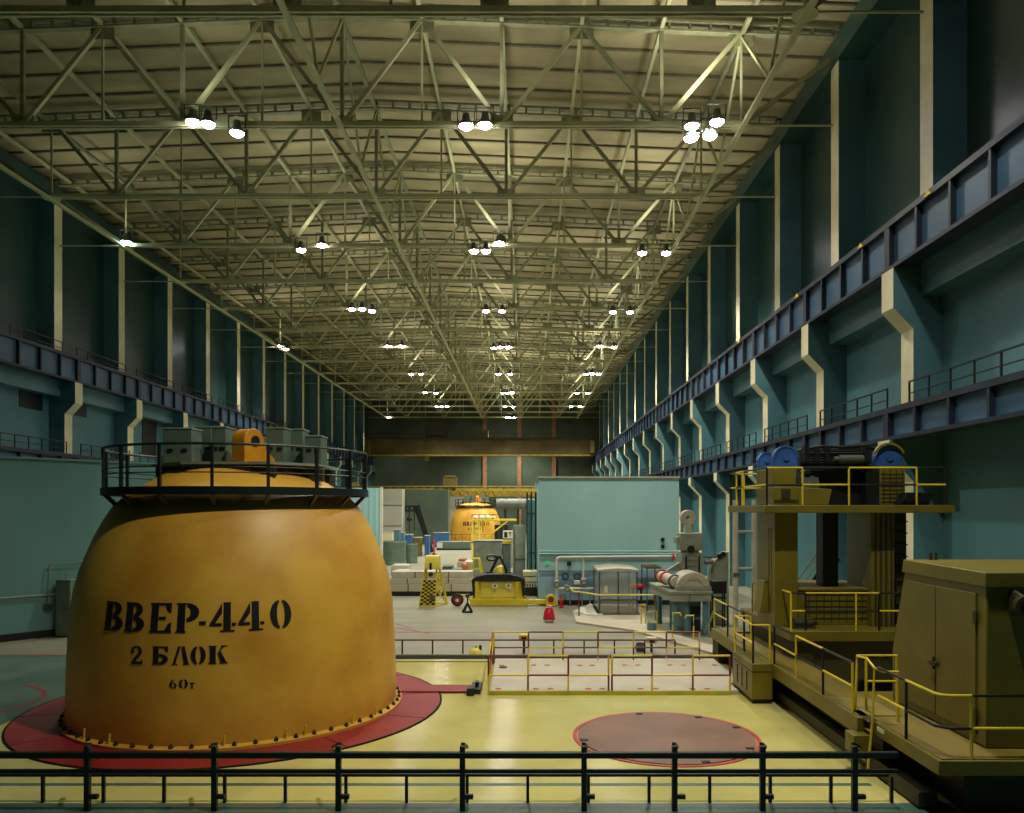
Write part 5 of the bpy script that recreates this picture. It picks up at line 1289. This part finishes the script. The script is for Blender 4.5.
MB().tube((ax(471.5), ya_ + .05, az(514.5)), (ax(500), ya_ + .05, az(514.5)), .04, 6).build('hand_rail', ['dark_red'], t)
for i, (px, r_) in enumerate(((475.5, .3), (481, .32), (487, .34), (493, .26))):
    single('white_bag', MB().lathe([(r_ * .7, 0), (r_, r_ * .4), (r_ * .8, r_ * .9), (r_ * .3, r_ * 1.25), (.002, r_ * 1.3)], ax(px), ya_ + .8, 12, 0, az(519)), ['white'], 'white bag on the yellow access platform, %s' % ('first from its left end', 'biggest one', 'right of the biggest', 'last one at the right')[i], 'bag', (ax(px), ya_ + .8, az(519)), 'white bags on the platform')
# dark cabinets right of the far cap
yd = 96.0
t = thing('switch_cabinet', 'black cabinet right of the far yellow cap behind the yellow strut', 'cabinet', (WX(500, yd), yd, 0))
MB().box(WX(494.5, yd), WX(508, yd), yd, yd + 2, .02, WZ(524.5, yd)).build('body', ['black_paint'], t, bevel=.05)
for q in (.33, .66): xx = WX(494.5 + 13.5 * q, yd); MB().box(xx - .04, xx + .04, yd - .03, yd, .3, WZ(526, yd)).build('door_seam', ['grey_dark'], t)
t = thing('pump_unit', 'white framed machine between black cabinet and grey cylinder', 'machine', (WX(508, 74), 74, 0))
MB().box(WX(503, 74), WX(512.5, 74), 74, 75.2, .05, WZ(538, 74)).build('base', ['grey_machine'], t, bevel=.04)
for px in (503.5, 508, 512): MB().box(WX(px, 74) - .06, WX(px, 74) + .06, 74, 74.15, WZ(538, 74), WZ(531.5, 74)).build('post', ['white'], t)
MB().box(WX(503, 74), WX(512.5, 74), 74, 75.2, WZ(532, 74), WZ(531, 74)).build('top_frame', ['white'], t)
t = thing('overhead_duct', 'dark green horizontal duct right of the far yellow cap', 'duct', (WX(512, 128), 128, WZ(505, 128)))
MB().tube((WX(496, 128), 130, WZ(504, 128)), (WX(536, 128), 130, WZ(504, 128)), .9, 16).build('duct', ['grey_dark'], t)
for px in (505, 518, 530): MB().box(WX(px, 128) - .2, WX(px, 128) + .2, 129.8, 130.2, 0, WZ(506, 128)).build('support', ['black_steel'], t)

# ---------------------------------------------------------------- travelling cranes at the far end
yc1 = 158.0
cz = lambda py: WZ(py, yc1)
t = thing('bridge_crane', 'upper dark ochre bridge crane girder spanning the far end of the hall', 'bridge crane', (XM, yc1, Z_RAIL2))
x0, x1 = mx(13.9) + .2, 13.7
MB().box(x0, x1, yc1, yc1 + .8, cz(455), cz(439)).build('girder', ['crane_ochre'], t)
MB().box(x0, x1, yc1 + 4, yc1 + 4.8, cz(454), cz(440)).build('girder', ['crane_yellow'], t)
MB().box(x0, x1, yc1 - .5, yc1 + .9, cz(456), cz(454.6)).build('lower_flange', ['crane_edge'], t)
MB().box(x0, x1, yc1 - .9, yc1 + .9, cz(439), cz(438)).build('walkway', ['olive_dark'], t)
for k in range(40):
    if k % 2: continue
    xx = x0 + (x1 - x0) * (k + .5) / 40; MB().box(xx - .05, xx + .05, yc1 - .9, yc1 - .8, cz(438), cz(434)).build('rail_post', ['olive_dark'], t)
MB().box(x0, x1, yc1 - .9, yc1 - .8, cz(434.2), cz(433.8)).build('hand_rail', ['olive_dark'], t)
for xx in (x0, x1 - .9): MB().box(xx, xx + .9, yc1 - 2, yc1 + 7, Z_RAIL2 + .1, cz(441)).build('end_carriage', ['crane_ochre'], t)
MB().box(WX(425, yc1), WX(446, yc1), yc1 + .5, yc1 + 4.2, cz(438), cz(424)).build('trolley', ['olive_dark'], t)
MB().box(WX(477, yc1), WX(488, yc1), yc1 + .2, yc1 + 3, cz(438), cz(430)).build('trolley', ['crane_ochre'], t)
MB().box(WX(424, yc1), WX(427.5, yc1), yc1 + 1, yc1 + 2, cz(460), cz(455)).build('hook_block', ['crane_edge'], t)
MB().box(WX(458, yc1), WX(465, yc1), yc1 + 1, yc1 + 2, cz(452), cz(449)).build('name_plate', ['olive_dark'], t)
yc2 = 141.0
c2 = lambda py: WZ(py, yc2)
t = thing('bridge_crane', 'lower yellow bridge crane with lattice sides above the far yellow cap', 'bridge crane', (XM, yc2, Z_LOW))
x0, x1 = mx(13.8) + .3, 13.5
MB().box(x0, x1, yc2, yc2 + .6, c2(496.5), c2(491)).build('girder', ['crane_yellow'], t)
MB().box(x0, x1, yc2 + 3, yc2 + 3.6, c2(496), c2(488)).build('girder', ['crane_edge'], t)
MB().box(x0, x1, yc2 - .5, yc2 + .2, c2(486.8), c2(486)).build('upper_chord', ['crane_edge'], t)
n = 30; m = None
for k in range(n):
    xa_, xb_2 = x0 + (x1 - x0) * k / n, x0 + (x1 - x0) * (k + 1) / n; xm_ = (xa_ + xb_2) / 2
    m = MB().bar((xa_, yc2 - .2, c2(486.5)), (xm_, yc2 - .2, c2(495)), .12, .12); m.bar((xm_, yc2 - .2, c2(495)), (xb_2, yc2 - .2, c2(486.5)), .12, .12); m.build('lattice', ['crane_edge'], t)
for xx in (x0, x1 - .8): MB().box(xx, xx + .8, yc2 - 2, yc2 + 6, Z_LOW + .1, Z_LOW + .9).build('end_carriage', ['crane_yellow'], t)
MB().box(WX(443, yc2), WX(456, yc2), yc2 + .2, yc2 + 3, c2(487), c2(477)).build('trolley', ['crane_ochre'], t)
MB().box(WX(445, yc2), WX(454, yc2), yc2, yc2 + 3, c2(477), c2(475.5)).build('trolley_roof', ['crane_yellow'], t)
# ---------------------------------------------------------------- world and view
w = bpy.data.worlds.new('world'); SC.world = w; w.use_nodes = True
w.node_tree.nodes['Background'].inputs['Color'].default_value = (.01, .016, .015, 1)
w.node_tree.nodes['Background'].inputs['Strength'].default_value = .3
SC.view_settings.view_transform = 'Standard'; SC.view_settings.look = 'None'
SC.view_settings.gamma = 1.0; SC.view_settings.use_curve_mapping = False
SC.view_settings.exposure = 0.42
SC.cycles.use_denoising = True
SC.cycles.max_bounces = 8; SC.cycles.diffuse_bounces = 4; SC.cycles.glossy_bounces = 3
SC.cycles.sample_clamp_indirect = 6.0
SC.cycles.caustics_reflective = False; SC.cycles.caustics_refractive = False
